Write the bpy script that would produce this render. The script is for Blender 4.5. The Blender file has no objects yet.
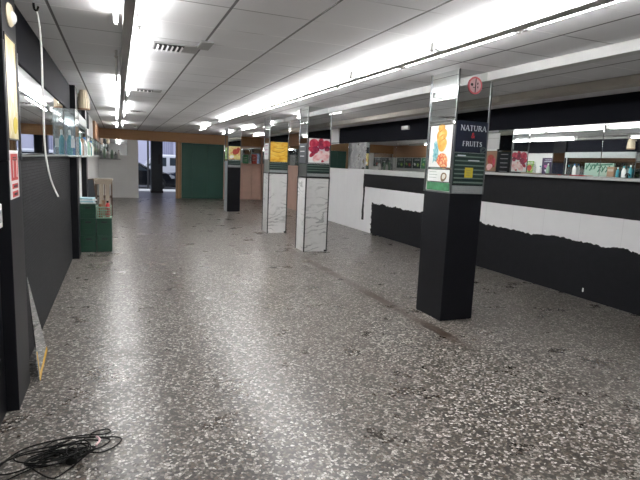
import bpy, bmesh, math, random
from mathutils import Vector, Matrix
random.seed(7)
scene = bpy.context.scene
COL = scene.collection

# ------------------------------------------------------------------ materials
def node_mat(name):
    m = bpy.data.materials.new(name); m.use_nodes = True
    return m, m.node_tree, m.node_tree.nodes['Principled BSDF']

def mat(name, col, rough=.5, metal=0.0, noise=0.0, nscale=6.0, emis=None, es=0.0, trans=0.0, ior=1.45,
        spec=.5, bump=0.0, bscale=60.0):
    m, nt, b = node_mat(name)
    c = (*col, 1)
    b.inputs['Base Color'].default_value = c
    b.inputs['Roughness'].default_value = rough
    b.inputs['Metallic'].default_value = metal
    b.inputs['Specular IOR Level'].default_value = spec
    b.inputs['IOR'].default_value = ior
    b.inputs['Transmission Weight'].default_value = trans
    if emis:
        b.inputs['Emission Color'].default_value = (*emis, 1)
        b.inputs['Emission Strength'].default_value = es
    if noise > 0 or bump > 0:
        tc = nt.nodes.new('ShaderNodeTexCoord')
    if noise > 0:
        n = nt.nodes.new('ShaderNodeTexNoise'); n.inputs['Scale'].default_value = nscale
        n.inputs['Detail'].default_value = 6
        nt.links.new(tc.outputs['Object'], n.inputs['Vector'])
        mx = nt.nodes.new('ShaderNodeMix'); mx.data_type = 'RGBA'
        mx.inputs[6].default_value = tuple(max(0, v*(1-noise)) for v in col)+(1,)
        mx.inputs[7].default_value = tuple(min(1, v*(1+noise)) for v in col)+(1,)
        nt.links.new(n.outputs['Fac'], mx.inputs[0]); nt.links.new(mx.outputs[2], b.inputs['Base Color'])
    if bump > 0:
        n2 = nt.nodes.new('ShaderNodeTexNoise'); n2.inputs['Scale'].default_value = bscale
        nt.links.new(tc.outputs['Object'], n2.inputs['Vector'])
        bp = nt.nodes.new('ShaderNodeBump'); bp.inputs['Strength'].default_value = bump
        nt.links.new(n2.outputs['Fac'], bp.inputs['Height']); nt.links.new(bp.outputs['Normal'], b.inputs['Normal'])
    return m

class NT:
    """tiny helper for math-heavy node trees"""
    def __init__(s, nt): s.nt = nt
    def n(s, t, **k):
        x = s.nt.nodes.new(t)
        for a, v in k.items(): setattr(x, a, v)
        return x
    def l(s, a, b): s.nt.links.new(a, b)
    def put(s, sock, v):
        if hasattr(v, 'is_linked'): s.l(v, sock)
        else: sock.default_value = v
    def m(s, op, a, b=0.0, c=None):
        x = s.n('ShaderNodeMath', operation=op)
        s.put(x.inputs[0], a); s.put(x.inputs[1], b)
        if c is not None: s.put(x.inputs[2], c)
        return x.outputs[0]
    def mix(s, f, a, b):
        x = s.n('ShaderNodeMix', data_type='RGBA')
        s.put(x.inputs[0], f); s.put(x.inputs[6], a); s.put(x.inputs[7], b)
        return x.outputs[2]
    def noise(s, vec, sc, det=4.0, rough=.5):
        x = s.n('ShaderNodeTexNoise'); s.l(vec, x.inputs['Vector'])
        x.inputs['Scale'].default_value = sc; x.inputs['Detail'].default_value = det
        x.inputs['Roughness'].default_value = rough
        return x.outputs['Fac']
    def step(s, a, lo, hi):
        x = s.n('ShaderNodeMapRange'); s.put(x.inputs[0], a)
        x.inputs[1].default_value = lo; x.inputs[2].default_value = hi
        return x.outputs[0]

def terrazzo():
    m, nt, b = node_mat('terrazzo'); h = NT(nt)
    tc = h.n('ShaderNodeTexCoord'); V = tc.outputs['Object']
    vd = h.n('ShaderNodeTexNoise'); h.l(V, vd.inputs['Vector']); vd.inputs['Scale'].default_value = 30
    wp = h.n('ShaderNodeMix', data_type='VECTOR'); wp.inputs[0].default_value = .018
    h.l(V, wp.inputs[4]); h.l(vd.outputs['Color'], wp.inputs[5])
    vo = h.n('ShaderNodeTexVoronoi', voronoi_dimensions='2D'); h.l(wp.outputs[1], vo.inputs['Vector']); vo.inputs['Scale'].default_value = 64
    sep = h.n('ShaderNodeSeparateColor'); h.l(vo.outputs['Color'], sep.inputs[0])
    r = h.n('ShaderNodeValToRGB'); h.l(sep.outputs[0], r.inputs[0]); r.color_ramp.interpolation = 'CONSTANT'
    els = [(0, (.016,.015,.014,1)), (.26, (.065,.056,.048,1)), (.42, (.165,.146,.128,1)), (.56, (.115,.084,.064,1)),
           (.66, (.29,.266,.236,1)), (.80, (.47,.444,.408,1)), (.93, (.70,.672,.63,1))]
    r.color_ramp.elements[0].color = els[0][1]
    r.color_ramp.elements[1].position = els[1][0]; r.color_ramp.elements[1].color = els[1][1]
    for p, c in els[2:]:
        e = r.color_ramp.elements.new(p); e.color = c
    ve = h.n('ShaderNodeTexVoronoi', voronoi_dimensions='2D', feature='DISTANCE_TO_EDGE'); h.l(wp.outputs[1], ve.inputs['Vector']); ve.inputs['Scale'].default_value = 64
    edge = h.step(ve.outputs['Distance'], .04, .12)
    c = h.mix(edge, (.036,.031,.027,1), r.outputs[0])
    # fine aggregate
    v2 = h.n('ShaderNodeTexVoronoi', voronoi_dimensions='2D'); h.l(V, v2.inputs['Vector']); v2.inputs['Scale'].default_value = 140
    s2 = h.n('ShaderNodeSeparateColor'); h.l(v2.outputs['Color'], s2.inputs[0])
    fine = h.mix(s2.outputs[1], (.05,.045,.04,1), (.38,.36,.33,1))
    c = h.mix(.12, c, fine)
    # wear and dirt
    big = h.noise(V, .9, 5, .6)
    dirt = h.step(big, .42, .75)
    c = h.mix(h.m('MULTIPLY', dirt, .35), c, (.13,.112,.095,1))
    # brown repaired joint running down the room
    sp = h.n('ShaderNodeSeparateXYZ'); h.l(V, sp.inputs[0])
    wob = h.m('MULTIPLY', h.m('SUBTRACT', h.noise(V, 3.0, 3), .5), .07)
    dx = h.m('ABSOLUTE', h.m('SUBTRACT', h.m('ADD', sp.outputs[0], wob), 2.965))
    band = h.m('SUBTRACT', 1.0, h.step(dx, .045, .085))
    pat = h.step(h.noise(V, 1.4, 3), .36, .55)
    near = h.m('MULTIPLY', h.m('SUBTRACT', 1.0, h.step(sp.outputs[1], 7.0, 10.5)), h.step(sp.outputs[1], 3.4, 4.0))
    band = h.m('MULTIPLY', h.m('MULTIPLY', band, h.m('ADD', .6, h.m('MULTIPLY', pat, .4))), near)
    c = h.mix(h.m('MULTIPLY', band, .9), c, (.060,.038,.027,1))
    crack = h.m('MULTIPLY', h.m('SUBTRACT', 1.0, h.step(h.m('ABSOLUTE', h.m('SUBTRACT', dx, .055)), .004, .010)), h.step(h.noise(V, 2.3, 2), .5, .6))
    c = h.mix(h.m('MULTIPLY', h.m('MULTIPLY', crack, near), .85), c, (.03,.022,.018,1))
    # slab joints
    def joint(o, per):
        f = h.m('ABSOLUTE', h.m('SUBTRACT', h.m('FRACT', h.m('DIVIDE', o, per)), .5))
        return h.step(f, .497, .4985)
    jj = h.m('MAXIMUM', joint(sp.outputs[0], .4), joint(sp.outputs[1], .4))
    c = h.mix(h.m('MULTIPLY', jj, .12), c, (.06,.055,.05,1))
    # a few black spots
    vs = h.n('ShaderNodeTexVoronoi', voronoi_dimensions='2D'); h.l(V, vs.inputs['Vector']); vs.inputs['Scale'].default_value = .95
    spot = h.m('SUBTRACT', 1.0, h.step(vs.outputs['Distance'], .010, .018))
    c = h.mix(h.m('MULTIPLY', spot, .35), c, (.02,.018,.016,1))
    h.l(c, b.inputs['Base Color'])
    rg = h.m('ADD', .17, h.m('MULTIPLY', h.noise(V, 2.2, 5, .65), .26))
    h.l(rg, b.inputs['Roughness'])
    b.inputs['Specular IOR Level'].default_value = .5
    bp = h.n('ShaderNodeBump'); bp.inputs['Strength'].default_value = .04; bp.inputs['Distance'].default_value = .002
    h.l(h.noise(V, 7, 3), bp.inputs['Height']); h.l(bp.outputs['Normal'], b.inputs['Normal'])
    return m

def ceiling_mat():
    m, nt, b = node_mat('ceiling_tile'); h = NT(nt)
    tc = h.n('ShaderNodeTexCoord'); V = tc.outputs['Object']
    sp = h.n('ShaderNodeSeparateXYZ'); h.l(V, sp.inputs[0])
    def cell(o, off, per):
        q = h.m('DIVIDE', h.m('SUBTRACT', o, off), per)
        return h.m('FLOOR', q), h.m('MULTIPLY', h.m('SUBTRACT', .5, h.m('ABSOLUTE', h.m('SUBTRACT', h.m('FRACT', q), .5))), per)
    ix, dx = cell(sp.outputs[0], .72, .572)
    iy, dy = cell(sp.outputs[1], 2.97, .579)
    cv = h.n('ShaderNodeCombineXYZ'); h.l(ix, cv.inputs[0]); h.l(iy, cv.inputs[1])
    wn = h.n('ShaderNodeTexWhiteNoise'); h.l(cv.outputs[0], wn.inputs['Vector'])
    base = h.mix(wn.outputs['Value'], (.71,.715,.735,1), (.79,.795,.815,1))
    base = h.mix(h.m('MULTIPLY', h.step(h.noise(V, 1.2, 4), .5, .8), .25), base, (.52,.51,.50,1))
    # narrow dark gap along the room, thin pale lip across it
    gx = h.m('SUBTRACT', 1.0, h.step(dx, .008, .012))
    gy = h.m('SUBTRACT', 1.0, h.step(dy, .006, .009))
    lipn = h.step(h.noise(V, .8, 2), .45, .55)
    gycol = h.mix(lipn, (.22,.22,.225,1), (.95,.95,.96,1))
    c = h.mix(h.m('MULTIPLY', gy, .85), base, gycol)
    c = h.mix(gx, c, (.12,.12,.125,1))
    h.l(c, b.inputs['Base Color'])
    b.inputs['Roughness'].default_value = .62
    hgt = h.m('MULTIPLY', h.step(dx, .0, .012), h.step(dy, .0, .008))
    bp = h.n('ShaderNodeBump'); bp.inputs['Strength'].default_value = .5; bp.inputs['Distance'].default_value = .006
    h.l(hgt, bp.inputs['Height']); h.l(bp.outputs['Normal'], b.inputs['Normal'])
    return m

def wall_right_mat():
    """black paint over white panels with a ragged painted edge, white further back, pinkish boards at the far end"""
    m, nt, b = node_mat('right_wall_paint'); h = NT(nt)
    tc = h.n('ShaderNodeTexCoord'); V = tc.outputs['Object']
    sp = h.n('ShaderNodeSeparateXYZ'); h.l(V, sp.inputs[0]); Y = sp.outputs[1]; Z = sp.outputs[2]
    n1 = h.m('SUBTRACT', h.noise(V, 3.2, 5, .6), .5)
    n2 = h.m('SUBTRACT', h.noise(V, 16, 3, .5), .5)
    rag = h.m('ADD', h.m('MULTIPLY', n1, .17), h.m('MULTIPLY', n2, .05))
    zz = h.m('ADD', Z, rag)
    low = h.m('LESS_THAN', zz, .735)
    low = h.m('MULTIPLY', low, h.m('LESS_THAN', h.m('ADD', Y, h.m('MULTIPLY', n2, .16)), 10.93))
    top = h.m('MULTIPLY', h.m('GREATER_THAN', h.m('ADD', Z, h.m('MULTIPLY', n2, .006)), 1.105), h.m('LESS_THAN', Y, 11.36))
    drip = h.m('MULTIPLY', h.m('LESS_THAN', h.m('ABSOLUTE', h.m('SUBTRACT', h.m('ADD', Y, h.m('MULTIPLY', n1, .12)), 11.38)), .05),
               h.m('GREATER_THAN', Z, .28))
    black = h.m('MAXIMUM', h.m('MAXIMUM', low, top), drip)
    white = h.mix(h.noise(V, 5, 4), (.80,.805,.825,1), (.87,.875,.89,1))
    # panel joints on the white part
    f = h.m('ABSOLUTE', h.m('SUBTRACT', h.m('FRACT', h.m('DIVIDE', Y, .62)), .5))
    white = h.mix(h.m('MULTIPLY', h.step(f, .495, .498), .35), white, (.4,.4,.42,1))
    blk = h.mix(h.noise(V, 9, 4), (.0055,.006,.008,1), (.011,.012,.0155,1))
    c = h.mix(black, white, blk)
    g = h.m('ABSOLUTE', h.m('SUBTRACT', h.m('FRACT', h.m('DIVIDE', Y, .405)), .5))
    pink = h.mix(h.noise(V, 2.5, 5), (.50,.335,.27,1), (.64,.45,.38,1))
    pink = h.mix(h.m('MULTIPLY', h.step(g, .485, .495), .5), pink, (.30,.18,.14,1))
    c = h.mix(h.m('GREATER_THAN', Y, 13.72), c, pink)
    navy = (.0085,.0095,.0145,1)
    c = h.mix(h.m('GREATER_THAN', Z, 2.2), c, navy)
    h.l(c, b.inputs['Base Color'])
    b.inputs['Roughness'].default_value = .48; b.inputs['Specular IOR Level'].default_value = .22
    bp = h.n('ShaderNodeBump'); bp.inputs['Strength'].default_value = .25; bp.inputs['Distance'].default_value = .004
    h.l(h.noise(V, 25, 3), bp.inputs['Height']); h.l(bp.outputs['Normal'], b.inputs['Normal'])
    return m

def brick_panel_mat():
    m, nt, b = node_mat('small_brick_panel'); h = NT(nt)
    tc = h.n('ShaderNodeTexCoord'); sp = h.n('ShaderNodeSeparateXYZ'); h.l(tc.outputs['Object'], sp.inputs[0])
    cb = h.n('ShaderNodeCombineXYZ'); h.l(sp.outputs[1], cb.inputs[0]); h.l(sp.outputs[2], cb.inputs[1])
    br = h.n('ShaderNodeTexBrick'); h.l(cb.outputs[0], br.inputs['Vector'])
    br.inputs['Scale'].default_value = 1.0; br.inputs['Brick Width'].default_value = .085; br.inputs['Row Height'].default_value = .026
    br.inputs['Mortar Size'].default_value = .0035; br.inputs['Mortar Smooth'].default_value = .3
    br.inputs['Color1'].default_value = (.010,.011,.014,1); br.inputs['Color2'].default_value = (.022,.023,.028,1)
    br.inputs['Mortar'].default_value = (.003,.003,.004,1)
    b.inputs['Specular IOR Level'].default_value = .22
    h.l(br.outputs['Color'], b.inputs['Base Color']); b.inputs['Roughness'].default_value = .6
    bp = h.n('ShaderNodeBump'); bp.inputs['Strength'].default_value = .7; bp.inputs['Distance'].default_value = .004; bp.invert = True
    h.l(br.outputs['Fac'], bp.inputs['Height']); h.l(bp.outputs['Normal'], b.inputs['Normal'])
    return m

def marble():
    m, nt, b = node_mat('white_veined_marble'); h = NT(nt)
    tc = h.n('ShaderNodeTexCoord'); V = tc.outputs['Object']
    mp = h.n('ShaderNodeMapping'); h.l(V, mp.inputs[0]); mp.inputs['Scale'].default_value = (1.6, 1.6, 3.2); mp.inputs['Rotation'].default_value = (.0,.35,.3)
    w = h.n('ShaderNodeTexWave'); h.l(mp.outputs[0], w.inputs['Vector']); w.inputs['Scale'].default_value = .9
    w.bands_direction = 'Z'
    w.inputs['Distortion'].default_value = 16; w.inputs['Detail'].default_value = 5; w.inputs['Detail Scale'].default_value = 1.6
    v = h.m('SUBTRACT', 1.0, h.step(w.outputs['Fac'], .0, .22))
    c = h.mix(h.noise(V, 3, 6, .6), (.50,.505,.50,1), (.72,.72,.715,1))
    c = h.mix(h.m('MULTIPLY', h.m('MULTIPLY', v, h.step(h.noise(V, 2.5, 3), .42, .62)), .75), c, (.20,.215,.215,1))
    h.l(c, b.inputs['Base Color']); b.inputs['Roughness'].default_value = .35
    return m

def wood(name, c1, c2, rough=.45, axis='X', sc=1.0):
    m, nt, b = node_mat(name); h = NT(nt)
    tc = h.n('ShaderNodeTexCoord'); mp = h.n('ShaderNodeMapping'); h.l(tc.outputs['Object'], mp.inputs[0])
    s = {'X': (.8, 14, 14), 'Y': (14, .8, 14), 'Z': (14, 14, .8)}[axis]
    mp.inputs['Scale'].default_value = tuple(v*sc for v in s)
    n = h.noise(mp.outputs[0], 2.0, 6, .6)
    h.l(h.mix(n, (*c1, 1), (*c2, 1)), b.inputs['Base Color']); b.inputs['Roughness'].default_value = rough
    return m

def stained_mirror_mat():
    m, nt, b = node_mat('desilvered_mirror'); h = NT(nt)
    tc = h.n('ShaderNodeTexCoord'); V = tc.outputs['Object']
    st = h.step(h.noise(V, 2.6, 6, .65), .34, .54)
    h.l(h.mix(st, (.60,.62,.62,1), (.30,.31,.32,1)), b.inputs['Base Color'])
    h.l(h.m('MULTIPLY', st, .6), b.inputs['Roughness'])
    h.l(h.m('SUBTRACT', 1.0, h.m('MULTIPLY', st, .7)), b.inputs['Metallic'])
    return m

def photo_print(name, cols, scale, rough=.3, ramp=(.32, .68), detail=3.0, stretch=(1, 1, 1)):
    """blotchy printed photograph"""
    m, nt, b = node_mat(name); h = NT(nt)
    tc = h.n('ShaderNodeTexCoord'); mp = h.n('ShaderNodeMapping'); h.l(tc.outputs['Object'], mp.inputs[0]); mp.inputs['Scale'].default_value = stretch
    n = h.noise(mp.outputs[0], scale, detail, .5)
    r = h.n('ShaderNodeValToRGB'); h.l(n, r.inputs[0])
    k = len(cols)
    for i, c in enumerate(cols):
        p = ramp[0]+(ramp[1]-ramp[0])*i/(k-1)
        if i < 2: e = r.color_ramp.elements[i]; e.position = p
        else: e = r.color_ramp.elements.new(p)
        e.color = (*c, 1)
    h.l(r.outputs[0], b.inputs['Base Color']); b.inputs['Roughness'].default_value = rough
    return m

M = {}
M['floor'] = terrazzo(); M['ceil'] = ceiling_mat(); M['wr'] = wall_right_mat(); M['brick'] = brick_panel_mat()
M['marble'] = marble()
M['white'] = mat('white_paint', (.80,.805,.815), .5, noise=.04)
M['offwhite'] = mat('off_white_wall', (.78,.79,.78), .55, noise=.06, nscale=3)
M['black'] = mat('black_cladding', (.0075,.008,.0105), .42, spec=.22, noise=.25, nscale=5, bump=.08)
M['blacktrim'] = mat('black_trim', (.02,.02,.022), .35)
M['navy'] = mat('navy_fascia', (.0085,.0095,.0145), .75, spec=.12, noise=.1)
M['mirror'] = mat('mirror_glass', (.72,.745,.74), .012, 1.0)
M['mirrordull'] = mat('aged_mirror_glass', (.62,.65,.645), .05, 1.0)
M['stain'] = stained_mirror_mat()
M['steel'] = mat('brushed_steel', (.17,.175,.18), .28, 1.0)
M['woodband'] = wood('brown_wood_fascia', (.36,.19,.085), (.52,.30,.14), .5, 'X')
M['woodbandY'] = wood('brown_wood_fascia_long', (.30,.155,.085), (.42,.235,.13), .5, 'Y')
M['woodframe'] = wood('door_frame_wood', (.40,.235,.12), (.55,.34,.18), .45, 'Z')
M['green'] = mat('dark_green_board', (.030,.105,.082), .5, noise=.12, nscale=2)
M['pinkwall'] = mat('pink_tan_board', (.66,.46,.38), .55, noise=.12, nscale=4)
M['channel'] = mat('enamelled_channel', (.62,.625,.62), .45, noise=.08, nscale=9)
M['channelold'] = mat('yellowed_channel', (.52,.49,.44), .5, noise=.12, nscale=5)
M['tubeoff'] = mat('unlit_tube_glass', (.85,.85,.84), .25)
M['tubeon'] = mat('lit_tube', (1, 1, 1), .3, emis=(1.0, .985, .97), es=22.0)
M['cap'] = mat('tube_cap_metal', (.5,.5,.5), .35, .8)
M['capred'] = mat('tube_cap_rust', (.42,.16,.10), .5)
M['tubeend'] = mat('lamp_holder', (.55,.55,.54), .5)
M['plasticwhite'] = mat('white_plastic', (.75,.75,.74), .35)
M['cream'] = mat('cream_slatted_plastic', (.62,.55,.40), .5, noise=.1, nscale=20)
M['darkslot'] = mat('vent_dark', (.03,.03,.032), .7)
M['ventgrey'] = mat('vent_grey', (.36,.36,.36), .5)
M['cord'] = mat('white_cord', (.66,.66,.64), .5)
M['blackcable'] = mat('black_rubber_cable', (.006,.006,.006), .6, spec=.25)
M['ledge'] = mat('pale_laminate_ledge', (.60,.62,.62), .3, noise=.05)
M['cratedark'] = mat('dark_green_plastic', (.014,.055,.034), .42, noise=.15, nscale=8)
M['cratepale'] = mat('pale_green_plastic', (.26,.38,.29), .5, noise=.1, nscale=14)
M['acrylic'] = mat('clear_acrylic', (.86,.90,.91), .06, trans=.93, ior=1.12)
M['turq'] = mat('turquoise_plastic', (.04,.28,.34), .3)
M['blue'] = mat('blue_plastic', (.05,.16,.38), .35)
M['red'] = mat('red_plastic', (.46,.03,.035), .4)
M['signred'] = mat('red_sign_print', (.52,.035,.03), .45)
M['signwhite'] = mat('sign_white', (.72,.71,.70), .5)
M['signnavy'] = mat('sign_navy', (.008,.012,.028), .35)
M['lettering'] = mat('sign_lettering', (.66,.70,.74), .45)
M['letterred'] = mat('sign_red_ampersand', (.55,.02,.03), .45)
M['slatdark'] = mat('board_dark_green', (.012,.030,.027), .35)
M['slatpale'] = mat('board_rail_grey_green', (.14,.19,.165), .35)
M['plate'] = mat('grey_plate', (.30,.33,.33), .3, .3, noise=.15, nscale=30)
M['yellow'] = mat('yellow_note', (.62,.50,.04), .55)
M['yellowtape'] = mat('yellow_edge_tape', (.62,.36,.03), .5)
M['pinksign'] = mat('pink_round_sticker', (.62,.42,.44), .45)
M['ring'] = mat('red_ring', (.55,.12,.14), .45)
M['blackprint'] = mat('black_print', (.02,.02,.022), .5)
M['paper'] = mat('white_paper', (.72,.72,.71), .6)
M['brown'] = mat('brown_cardboard', (.30,.19,.12), .65, noise=.12)
M['darkbrown'] = mat('dark_brown_wood', (.09,.05,.03), .5, noise=.2)
M['midbrown'] = mat('orange_brown_ceramic', (.26,.10,.04), .4, noise=.15)
M['beige'] = mat('beige_panel', (.40,.34,.27), .55, noise=.08)
M['grey'] = mat('grey_plastic', (.22,.225,.23), .5)
M['papersblue'] = mat('pale_blue_magazine', (.40,.60,.68), .4)
M['asphalt'] = mat('asphalt', (.055,.055,.06), .8, noise=.3, nscale=30)
M['pave'] = mat('pale_pavement', (.62,.61,.58), .7, noise=.08)
M['porch'] = mat('porch_floor', (.095,.09,.088), .35, noise=.2, nscale=12)
M['facade'] = mat('pale_lilac_facade', (.50,.49,.60), .7, noise=.08, nscale=.7)
M['facadeline'] = mat('facade_shutter', (.26,.26,.36), .6)
M['carblack'] = mat('black_car_paint', (.010,.011,.014), .12, .2)
M['carwhite'] = mat('white_van_paint', (.62,.62,.66), .25)
M['cardark'] = mat('dark_blue_car_paint', (.025,.03,.05), .2)
M['carglass'] = mat('car_window_glass', (.04,.05,.06), .05)
M['headlamp'] = mat('headlamp_glass', (.75,.78,.80), .08, .6)
M['tyre'] = mat('tyre_rubber', (.015,.015,.015), .8)
M['gold'] = photo_print('golden_fruit_photo', [(.62,.58,.44), (.70,.62,.36), (.55,.42,.14), (.72,.68,.50), (.60,.50,.16)], 5.0, stretch=(1, 2.5, 1))
M['banana'] = photo_print('banana_skin_print', [(.62,.30,.02), (.78,.46,.05), (.82,.58,.12)], 9.0, stretch=(1, 1, 3))
M['bananadark'] = mat('banana_shadow_print', (.34,.12,.01), .35)
M['radish'] = photo_print('radish_red_print', [(.22,.01,.03), (.48,.03,.07), (.60,.10,.14)], 14.0)
M['radishdark'] = photo_print('dark_radish_print', [(.12,.01,.03), (.26,.02,.06), (.36,.05,.10)], 14.0)
M['flesh'] = photo_print('cut_radish_print', [(.62,.18,.20), (.78,.52,.52), (.80,.70,.68)], 12.0)
M['leafteal'] = photo_print('teal_leaf_print', [(.06,.24,.28), (.16,.38,.42), (.32,.54,.54)], 30.0)
M['mango'] = photo_print('orange_mango_print', [(.45,.20,.02), (.62,.33,.05), (.68,.45,.14)], 16.0)
M['pine'] = photo_print('pineapple_skin_print', [(.50,.05,.03), (.60,.22,.08), (.66,.50,.26)], 55.0, ramp=(.4, .6))
M['printwhite'] = photo_print('white_poster_ground', [(.62,.64,.62), (.74,.75,.74)], 4.0)
M['kiwi'] = photo_print('coconut_print', [(.10,.06,.03), (.24,.16,.08)], 40.0)
M['coconut'] = mat('coconut_flesh_print', (.6,.58,.5), .4)
M['greenband'] = photo_print('green_band_print', [(.03,.14,.06), (.06,.24,.11)], 20.0)
M['limegreen'] = photo_print('lime_vegetable_print', [(.05,.16,.03), (.22,.42,.06), (.50,.60,.25)], 22.0)
M['yellowveg'] = photo_print('yellow_fruit_print', [(.52,.40,.08), (.66,.60,.25), (.60,.20,.10)], 7.0)
M['redveg'] = photo_print('red_pepper_print', [(.25,.03,.02), (.50,.07,.04)], 14.0)
M['purple'] = mat('purple_board', (.07,.045,.10), .4, noise=.2, nscale=20)
M['magenta'] = mat('magenta_print', (.42,.10,.30), .45)
M['greensign'] = mat('pale_green_board', (.30,.42,.35), .45)
M['greenletter'] = mat('deep_green_print', (.02,.12,.075), .45)
M['graphite'] = mat('graphite_board', (.035,.042,.05), .4)

# ------------------------------------------------------------------ mesh helpers
SHEET = {}
def sheet(mb, name, parent):
    ob = mb.build(name, parent); SHEET[parent.name] = (mb, ob); return ob
class MB:
    def __init__(s): s.v = []; s.f = []; s.mi = []; s.mats = []; s.sm = []
    def _m(s, m):
        m = M[m] if isinstance(m, str) else m
        if m not in s.mats: s.mats.append(m)
        return s.mats.index(m)
    def add(s, vs, fs, m, smooth=False):
        o = len(s.v); s.v += [tuple(v) for v in vs]; k = s._m(m)
        for f in fs: s.f.append([i+o for i in f]); s.mi.append(k); s.sm.append(smooth)
        return s
    def box(s, a, b, m, bev=0.0, rot=None, piv=None):
        a = Vector(a); b = Vector(b); lo = Vector([min(a[i], b[i]) for i in range(3)]); hi = Vector([max(a[i], b[i]) for i in range(3)])
        c = (lo+hi)/2
        bm = bmesh.new(); bmesh.ops.create_cube(bm, size=1)
        for v in bm.verts: v.co = Vector((v.co[i]*(hi[i]-lo[i]) for i in range(3)))
        if bev > 0:
            bv = min(bev, min(hi-lo)*.45)
            bmesh.ops.bevel(bm, geom=list(bm.edges), offset=bv, segments=2, affect='EDGES', profile=.5)
        bm.verts.index_update()
        if rot is not None:
            p = Vector(piv) if piv else c
            vs = [rot @ (v.co+c-p)+p for v in bm.verts]
        else: vs = [v.co+c for v in bm.verts]
        s.add(vs, [[v.index for v in f.verts] for f in bm.faces], m); bm.free()
        return s
    def tube(s, pts, r, m, n=8, caps=True, taper=None):
        pts = [Vector(p) for p in pts]; vs = []; k = len(pts)
        t0 = (pts[1]-pts[0]).normalized()
        up = Vector((0, 0, 1)) if abs(t0.z) < .9 else Vector((1, 0, 0))
        a = t0.cross(up).normalized(); b = t0.cross(a).normalized()
        for i, p in enumerate(pts):
            t = (pts[min(i+1, k-1)]-pts[max(i-1, 0)]).normalized()
            a = (a-t*a.dot(t)).normalized(); b = t.cross(a).normalized()
            rr = r if taper is None else taper[i]
            for j in range(n):
                th = 2*math.pi*j/n; vs.append(p+(a*math.cos(th)+b*math.sin(th))*rr)
        fs = []
        for i in range(k-1):
            for j in range(n):
                fs.append([i*n+j, i*n+(j+1) % n, (i+1)*n+(j+1) % n, (i+1)*n+j])
        if caps: fs += [list(range(n))[::-1], [(k-1)*n+j for j in range(n)]]
        s.add(vs, fs, m, True); return s
    def lathe(s, prof, c, m, n=20, axis='Z', sx=1, sy=1):
        vs = []; c = Vector(c)
        for r, z in prof:
            for j in range(n):
                th = 2*math.pi*j/n; x, y = r*math.cos(th)*sx, r*math.sin(th)*sy
                vs.append(c+(Vector((x, y, z)) if axis == 'Z' else Vector((z, x, y)) if axis == 'X' else Vector((x, z, y))))
        fs = []
        for i in range(len(prof)-1):
            for j in range(n): fs.append([i*n+j, i*n+(j+1) % n, (i+1)*n+(j+1) % n, (i+1)*n+j])
        fs += [list(range(n))[::-1], [(len(prof)-1)*n+j for j in range(n)]]
        s.add(vs, fs, m, True); return s
    def poly(s, pts, n, th, m):
        """flat polygon with thickness th pushed along n"""
        n = Vector(n).normalized()*th; a = [Vector(p) for p in pts]; k = len(a)
        vs = a+[p+n for p in a]
        fs = [list(range(k))[::-1], [k+i for i in range(k)]]+[[i, (i+1) % k, k+(i+1) % k, k+i] for i in range(k)]
        s.add(vs, fs, m); return s
    def build(s, name, parent=None, origin=None):
        if parent is not None and parent.name in SHEET and name.endswith('print'):
            mb, ob = SHEET[parent.name]; o = len(mb.v); mb.v += s.v; mb.f += [[i+o for i in q] for q in s.f]
            for k in s.mi: mb.mi.append(mb._m(s.mats[k]))
            mb.sm += s.sm
            tmp = mb.build('tmp'); old = ob.data; ob.data = tmp.data; bpy.data.objects.remove(tmp); bpy.data.meshes.remove(old)
            ob.data.name = ob.name
            if ob.location.length > 0 or True: pass
            return ob
        me = bpy.data.meshes.new(name)
        o0 = Vector(origin) if origin is not None else Vector((0, 0, 0))
        me.from_pydata([Vector(v)-o0 for v in s.v], [], s.f)
        for m in s.mats: me.materials.append(m)
        me.polygons.foreach_set('material_index', s.mi); me.polygons.foreach_set('use_smooth', s.sm)
        bm = bmesh.new(); bm.from_mesh(me); bmesh.ops.recalc_face_normals(bm, faces=bm.faces)
        bm.to_mesh(me); bm.free()
        if any(s.sm):
            try: me.set_sharp_from_angle(angle=math.radians(40))
            except Exception: pass
        me.update()
        ob = bpy.data.objects.new(name, me); COL.objects.link(ob)
        ob.location = o0
        if parent is not None:
            w0 = Vector(parent.location)
            if parent.parent is not None: w0 = w0 + Vector(parent.parent.location)
            ob.location = o0 - w0
            ob.parent = parent
        return ob

def tag(o, label=None, cat=None, group=None, kind=None):
    if label: o['label'] = label
    if cat: o['category'] = cat
    if group: o['group'] = group
    if kind: o['kind'] = kind
    return o
def thing(name, loc, label, cat, group=None):
    o = bpy.data.objects.new(name, None); COL.objects.link(o); o.location = loc; o.empty_display_size = .1
    return tag(o, label, cat, group)
def copy_thing(root, loc, label=None, group=None):
    r = root.copy(); COL.objects.link(r); r.location = loc
    if label: r['label'] = label
    if group: r['group'] = group
    for ch in list(root.children):
        c = ch.copy(); COL.objects.link(c); c.parent = r
        for g in list(ch.children):
            d = g.copy(); COL.objects.link(d); d.parent = c
    return r
def struct(o): o['kind'] = 'structure'; return o

XL, XR, YB, YF, H = -.66, 5.68, -3.6, 21.2, 2.6

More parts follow.
